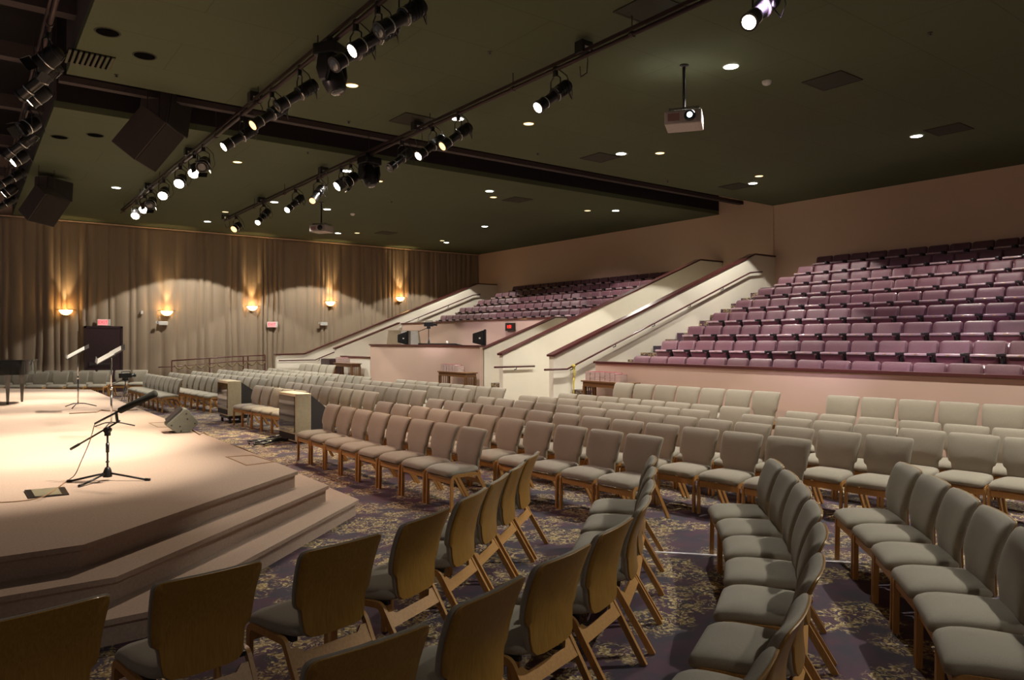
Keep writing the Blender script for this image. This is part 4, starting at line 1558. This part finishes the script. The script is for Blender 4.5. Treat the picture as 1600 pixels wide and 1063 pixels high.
# video camera on tripod beside the stage
def tripod_camera(loc, h, rz, label, pale):
    t = thing('camera_tripod', 'tripod under the ' + label, 'tripod', loc, rz)
    for a in (0.3, 2.4, 4.5):
        bm = new(); tube(bm, [(0, 0, h * .78), (.24 * h ** .5 * math.cos(a) * .9, .24 * h ** .5 * math.sin(a) * .9, 0)], [.016, .011], 6)
        obj('leg', bm, M['steel'] if not pale else M['chrome'], t, smooth=True)
    bm = new(); tube(bm, [(0, 0, h * .45), (0, 0, h)], .014, 8)
    for a in (0.3, 2.4, 4.5):
        tube(bm, [(0, 0, h * .42), (.1 * h * math.cos(a), .1 * h * math.sin(a), h * .42)], .006, 6)
    obj('centre_column', bm, M['blackmetal'], t)
    bm = rbox(-.06, .06, -.06, .06, h - .03, h + .05, .01)
    tube(bm, [(0, .05, h), (.05, .35, h - .12)], .01, 6)
    obj('pan_head', bm, M['blackplastic'], t)
    c = thing('video_camera', label, 'video camera', (loc[0], loc[1], loc[2] + h + .05), rz)
    bm = rbox(-.055, .055, -.16, .16, 0, .13, .015)
    obj('body', bm, M['blackplastic'], c)
    bm = new(); lathe(bm, [(.042, 0), (.042, .08), (.055, .085), (.055, .12)], 14, Matrix.Translation((0, -.16, .065)) @ Matrix.Rotation(PI / 2, 4, 'X'))
    obj('lens', bm, M['blackmetal'], c, smooth=True, angle=40)
    bm = rbox(.07, .085, -.02, .14, .01, .13, .004)
    box(bm, .055, .07, .05, .07, .05, .07)
    obj('flip_screen', bm, M['white'], c)
    bm = new(); tube(bm, [(0, -.13, .13), (0, -.13, .18), (0, .10, .18), (0, .10, .13)], .012, 6)
    obj('handle', bm, M['blackplastic'], c)
    return t


tripod_camera((3.60, 22.9, 0), .74, 1.9, 'video camera beside the far stage corner', True)
tripod_camera((12.35, 21.15, .75), 1.5, 1.0, 'video camera standing inside the sound booth', False)

# televisions


def television(loc, rz, h, label, base=False):
    t = thing('television', label, 'television', loc, rz)
    w_, d_ = .80, .27
    obj('front_case', rbox(-w_ / 2, w_ / 2, -.02, d_, .03, h, .015), M['offwhite'], t)
    bm = new(); box(bm, -w_ / 2 + .03, w_ / 2 - .03, -.035, -.02, .2, h - .05)
    obj('screen', bm, M['glass'], t)
    obj('speaker_strip', rbox(-w_ / 2 + .03, w_ / 2 - .03, -.03, -.018, .06, .17, .003, 1), M['spkface'], t)
    bm = new()
    a = [(-w_ / 2 + .02, .05), (w_ / 2 - .02, .05), (w_ / 2 - .02, h - .03), (-w_ / 2 + .02, h - .03)]
    b_ = [(-.2, .10), (.2, .10), (.2, h * .62), (-.2, h * .62)]
    va = [bm.verts.new((x, d_, z)) for x, z in a]; vb = [bm.verts.new((x, d_ + .42, z)) for x, z in b_]
    bm.faces.new(va[::-1]); bm.faces.new(vb)
    for i in range(4):
        bm.faces.new((va[i], va[(i + 1) % 4], vb[(i + 1) % 4], vb[i]))
    obj('rear_housing', bm, M['steel'], t)
    obj('plinth', rbox(-w_ / 2 + .05, w_ / 2 - .05, 0.01, d_ + .3, 0, .05, .006, 1), M['blackplastic'], t)
    return t


television((4.72, 13.12, 0), -PI / 2 + .02, .89, 'boxy putty coloured television on the floor at the near end of a chair row')
st = thing('television_stand', 'low black stand under the farther television', 'stand', (4.66, 17.05, 0), -PI / 2)
obj('shelf', rbox(-.36, .36, .0, .5, .1, .14, .01), M['blackplastic'], st)
for x_ in (-.3, .3):
    for y_ in (.05, .45):
        bm = new(); lathe(bm, [(.03, 0), (.03, .1)], 8, Matrix.Translation((x_, y_, 0)))
        obj('foot', bm, M['blackplastic'], st)
television((4.66, 17.05, .14), -PI / 2, .80, 'boxy putty coloured television on a low stand, the farther of the pair')
# black cable heap by the near TV
rnd = random.Random(5)
bm = new()
c0 = at_h(428, 689, 0) + Vector((-.12, -.18, 0))
pts = []
for k in range(60):
    a = k * .8
    pts.append((c0.x + .32 * math.sin(a * .37) * 1.0 + .12 * math.cos(a), c0.y + .35 * math.cos(a * .31) + .12 * math.sin(a), .03 + .03 * rnd.random()))
tube(bm, pts, .016, 6)
pts = [(c0.x + .2, c0.y - .1, .02), (c0.x + .5, c0.y - .3, .02), (c0.x + .7, c0.y - .35, .02)]
tube(bm, pts, .012, 6)
tag(obj('cable_heap', bm, M['vinyl']), 'tangled heap of black cable on the carpet in front of the television', 'cable')
t = thing('water_bottle', 'clear plastic water bottle under the chairs between the two televisions', 'bottle', (*at_h(388, 664, 0).xy, 0))
bm = new(); lathe(bm, [(.03, 0), (.033, .01), (.033, .14), (.028, .17), (.012, .195), (.012, .21)], 12)
obj('body', bm, M['bottle'], t, smooth=True)
bm = new(); lathe(bm, [(.015, .205), (.015, .225)], 10)
obj('cap', bm, M['white'], t)


# book tables
def book_table(loc, wy, h, label, stacks, tag_):
    t = thing('side_table', label, 'table', loc)
    obj('table_top', rbox(-.20, .20, -wy / 2 - .04, wy / 2 + .04, h - .03, h, .006), M['tablewood'], t)
    bm = new(); box(bm, -.17, .17, -wy / 2, wy / 2, h - .13, h - .03)
    obj('apron', bm, M['tablewood'], t)
    for sx in (-1, 1):
        for sy in (-1, 1):
            bm = new(); box(bm, sx * .16 - .025, sx * .16 + .025, sy * (wy / 2 - .03) - .025, sy * (wy / 2 - .03) + .025, 0, h - .12)
            obj('leg', bm, M['tablewood'], t)
    for sy in (-1, 1):
        bm = new()
        for k in range(4):
            box(bm, -.11 + .065 * k, -.09 + .065 * k, sy * (wy / 2 - .03) - .008, sy * (wy / 2 - .03) + .008, .15, h - .12)
        box(bm, -.14, .14, sy * (wy / 2 - .03) - .012, sy * (wy / 2 - .03) + .012, .12, .15)
        obj('slat_panel', bm, M['tablewood'], t)
    # hymnals: spine away, page edges towards -X
    n = 0
    y = wy / 2 - .10
    names = ['first', 'second', 'third', 'fourth', 'fifth', 'sixth', 'seventh', 'eighth']
    for c in range(stacks):
        cnt = 6 if c < stacks - 1 else 5
        for lv in range(cnt):
            bk0 = book_proto
            zz = loc[2] + h + .033 * lv
            yy = loc[1] + y - c * .152
            lab = 'red hymnal, %s up in the %s pile on the %s' % (ORD[lv], names[c], tag_)
            copy_thing(bk0, (loc[0] - .02 + random.uniform(-.005, .005), yy + random.uniform(-.003, .003), zz), 0, lab, 'hymnals on the ' + tag_)
            n += 1


book_proto = thing('hymnal', '', 'book')
bm = new(); box(bm, -.105, .11, -.072, .072, 0, .003); box(bm, -.105, .11, -.072, .072, .029, .032); box(bm, .107, .11, -.072, .072, .003, .029)
obj('cover', bm, M['bookred'], book_proto)
bm = new(); box(bm, -.100, .107, -.069, .069, .003, .029)
obj('page_block', bm, M['pages'], book_proto)
book_table((10.98, 11.22, .17), 1.32, .80, 'brown slatted side table stacked with hymnals beside the near stairs', 7, 'near table')
book_table((10.95, 17.2, .17), 1.40, .80, 'brown slatted side table stacked with hymnals before the booth wall', 6, 'booth table')
book_table((10.95, 24.5, .17), 1.50, .86, 'brown slatted side table stacked with hymnals beside the dark cabinet', 5, 'farthest table')
for c_ in list(book_proto.children):
    bpy.data.objects.remove(c_)
bpy.data.objects.remove(book_proto)

# ------------------------------------------------------------------ sound booth things
BZ = .75


def desk(y0, y1):
    t = thing('booth_desk', 'long dark desk behind the booth front wall', 'desk', (11.75, (y0 + y1) / 2, BZ))
    obj('desk_top', rbox(-.30, .45, -(y1 - y0) / 2, (y1 - y0) / 2, .82, .86, .008, 1), M['darkwood'], t)
    for s in (-1, 1):
        bm = new(); box(bm, -.25, .4, s * ((y1 - y0) / 2 - .1) - .02, s * ((y1 - y0) / 2 - .1) + .02, 0, .82)
        obj('leg', bm, M['darkwood'], t)


desk(17.2, 23.2)
DZ = BZ + .86


def booth_monitor(y, label, az):
    t = thing('monitor', label, 'monitor', (11.72, y, DZ), az)
    bm = new(); prism(bm, [(-.02, .12), (-.02, .50), (.14, .56), (.14, .06)], -.24, .24, 'x') if False else None
    bm = new()
    va = [bm.verts.new(p) for p in ((-.26, .06, .08), (.26, .06, .08), (.26, .06, .52), (-.26, .06, .52))]
    vb = [bm.verts.new(p) for p in ((-.16, -.26, .16), (.16, -.26, .16), (.16, -.26, .42), (-.16, -.26, .42))]
    bm.faces.new(va[::-1]); bm.faces.new(vb)
    for i in range(4):
        bm.faces.new((va[i], va[(i + 1) % 4], vb[(i + 1) % 4], vb[i]))
    bevel(bm, .012, 1)
    rh = obj('rear_housing', bm, M['blackplastic'], t)
    obj('front_frame', rbox(-.28, .28, .06, .12, .06, .54, .012), M['blackplastic'], t)
    bm = new(); lathe(bm, [(.12, 0), (.12, .015), (.03, .03), (.03, .1)], 14)
    obj('stand', bm, M['blackplastic'], t)
    bm = new(); box(bm, .205, .209, -.15, -.02, .27, .31)
    bmesh.ops.transform(bm, matrix=Matrix.Rotation(math.radians(18), 4, 'Z'), verts=bm.verts)
    obj('label_plate', bm, M['white'], rh)


booth_monitor(21.55, 'black box monitor on the booth desk beside the video tripod', -2.2)
booth_monitor(17.1, 'black box monitor at the stairs end of the booth desk', -2.2)
t = thing('mixing_console', 'long dark mixing console lying on the booth desk', 'mixing console', (11.80, 19.4, DZ))
bm = new(); prism(bm, [(-.22, 0), (.30, 0), (.30, .05), (-.10, .12), (-.22, .14)], -1.1, 1.1, 'y')
obj('body', bm, M['blackplastic'], t)
bm = new()
for i in range(22):
    for j in range(4):
        lathe(bm, [(.012, 0), (.012, .02)], 6, Matrix.Translation((-.05 + .08 * j, -1.0 + .095 * i, .12 - .017 * j)))
obj('knobs', bm, M['white'], t)
t = thing('equipment_rack', 'low dark equipment rack on the booth desk below the leaning panels', 'equipment rack', (11.75, 22.3, DZ))
obj('body', rbox(-.2, .25, -.55, .45, 0, .09, .008), M['blackplastic'], t)
bm = new(); lathe(bm, [(.03, 0), (.035, .05), (.02, .07)], 10)
o = obj('paper_cup', bm, M['paper']); o.location = (11.68, 18.9, DZ + .14); tag(o, 'tiny pale cup on the mixing console', 'cup')
t = thing('equipment_case', 'tan box with a white leaning sheet inside the booth', 'case', (12.9, 23.9, BZ + .0))
bm = new(); prism(bm, [(-.75, 0), (.75, 0), (.55, 1.45), (-.55, 1.45)], -.2, .2, 'y'); bmesh.ops.rotate(bm, cent=(0, 0, 0), matrix=Matrix.Rotation(-.45, 3, 'Z'), verts=bm.verts)
obj('body', bm, mat('tan_board', (.42, .33, .22), .8), t)
bm = new(); prism(bm, [(-.1, .2), (.62, .2), (.50, 1.43), (-.1, 1.43)], -.215, -.2, 'y'); bmesh.ops.rotate(bm, cent=(0, 0, 0), matrix=Matrix.Rotation(-.45, 3, 'Z'), verts=bm.verts)
obj('white_sheet', bm, M['white'], t)
# red digital clock on the booth rear wall
t = thing('digital_clock', 'black digital clock with glowing red numerals on the booth rear wall', 'clock', (14.33, 19.2, 2.28))
obj('housing', rbox(-.10, .0, -.22, .22, -.13, .13, .01), M['blackplastic'], t)
txt('numerals', '1:52', .14, (-.105, 0, 0), (PI / 2, 0, -PI / 2), M['digit'], t, .003)
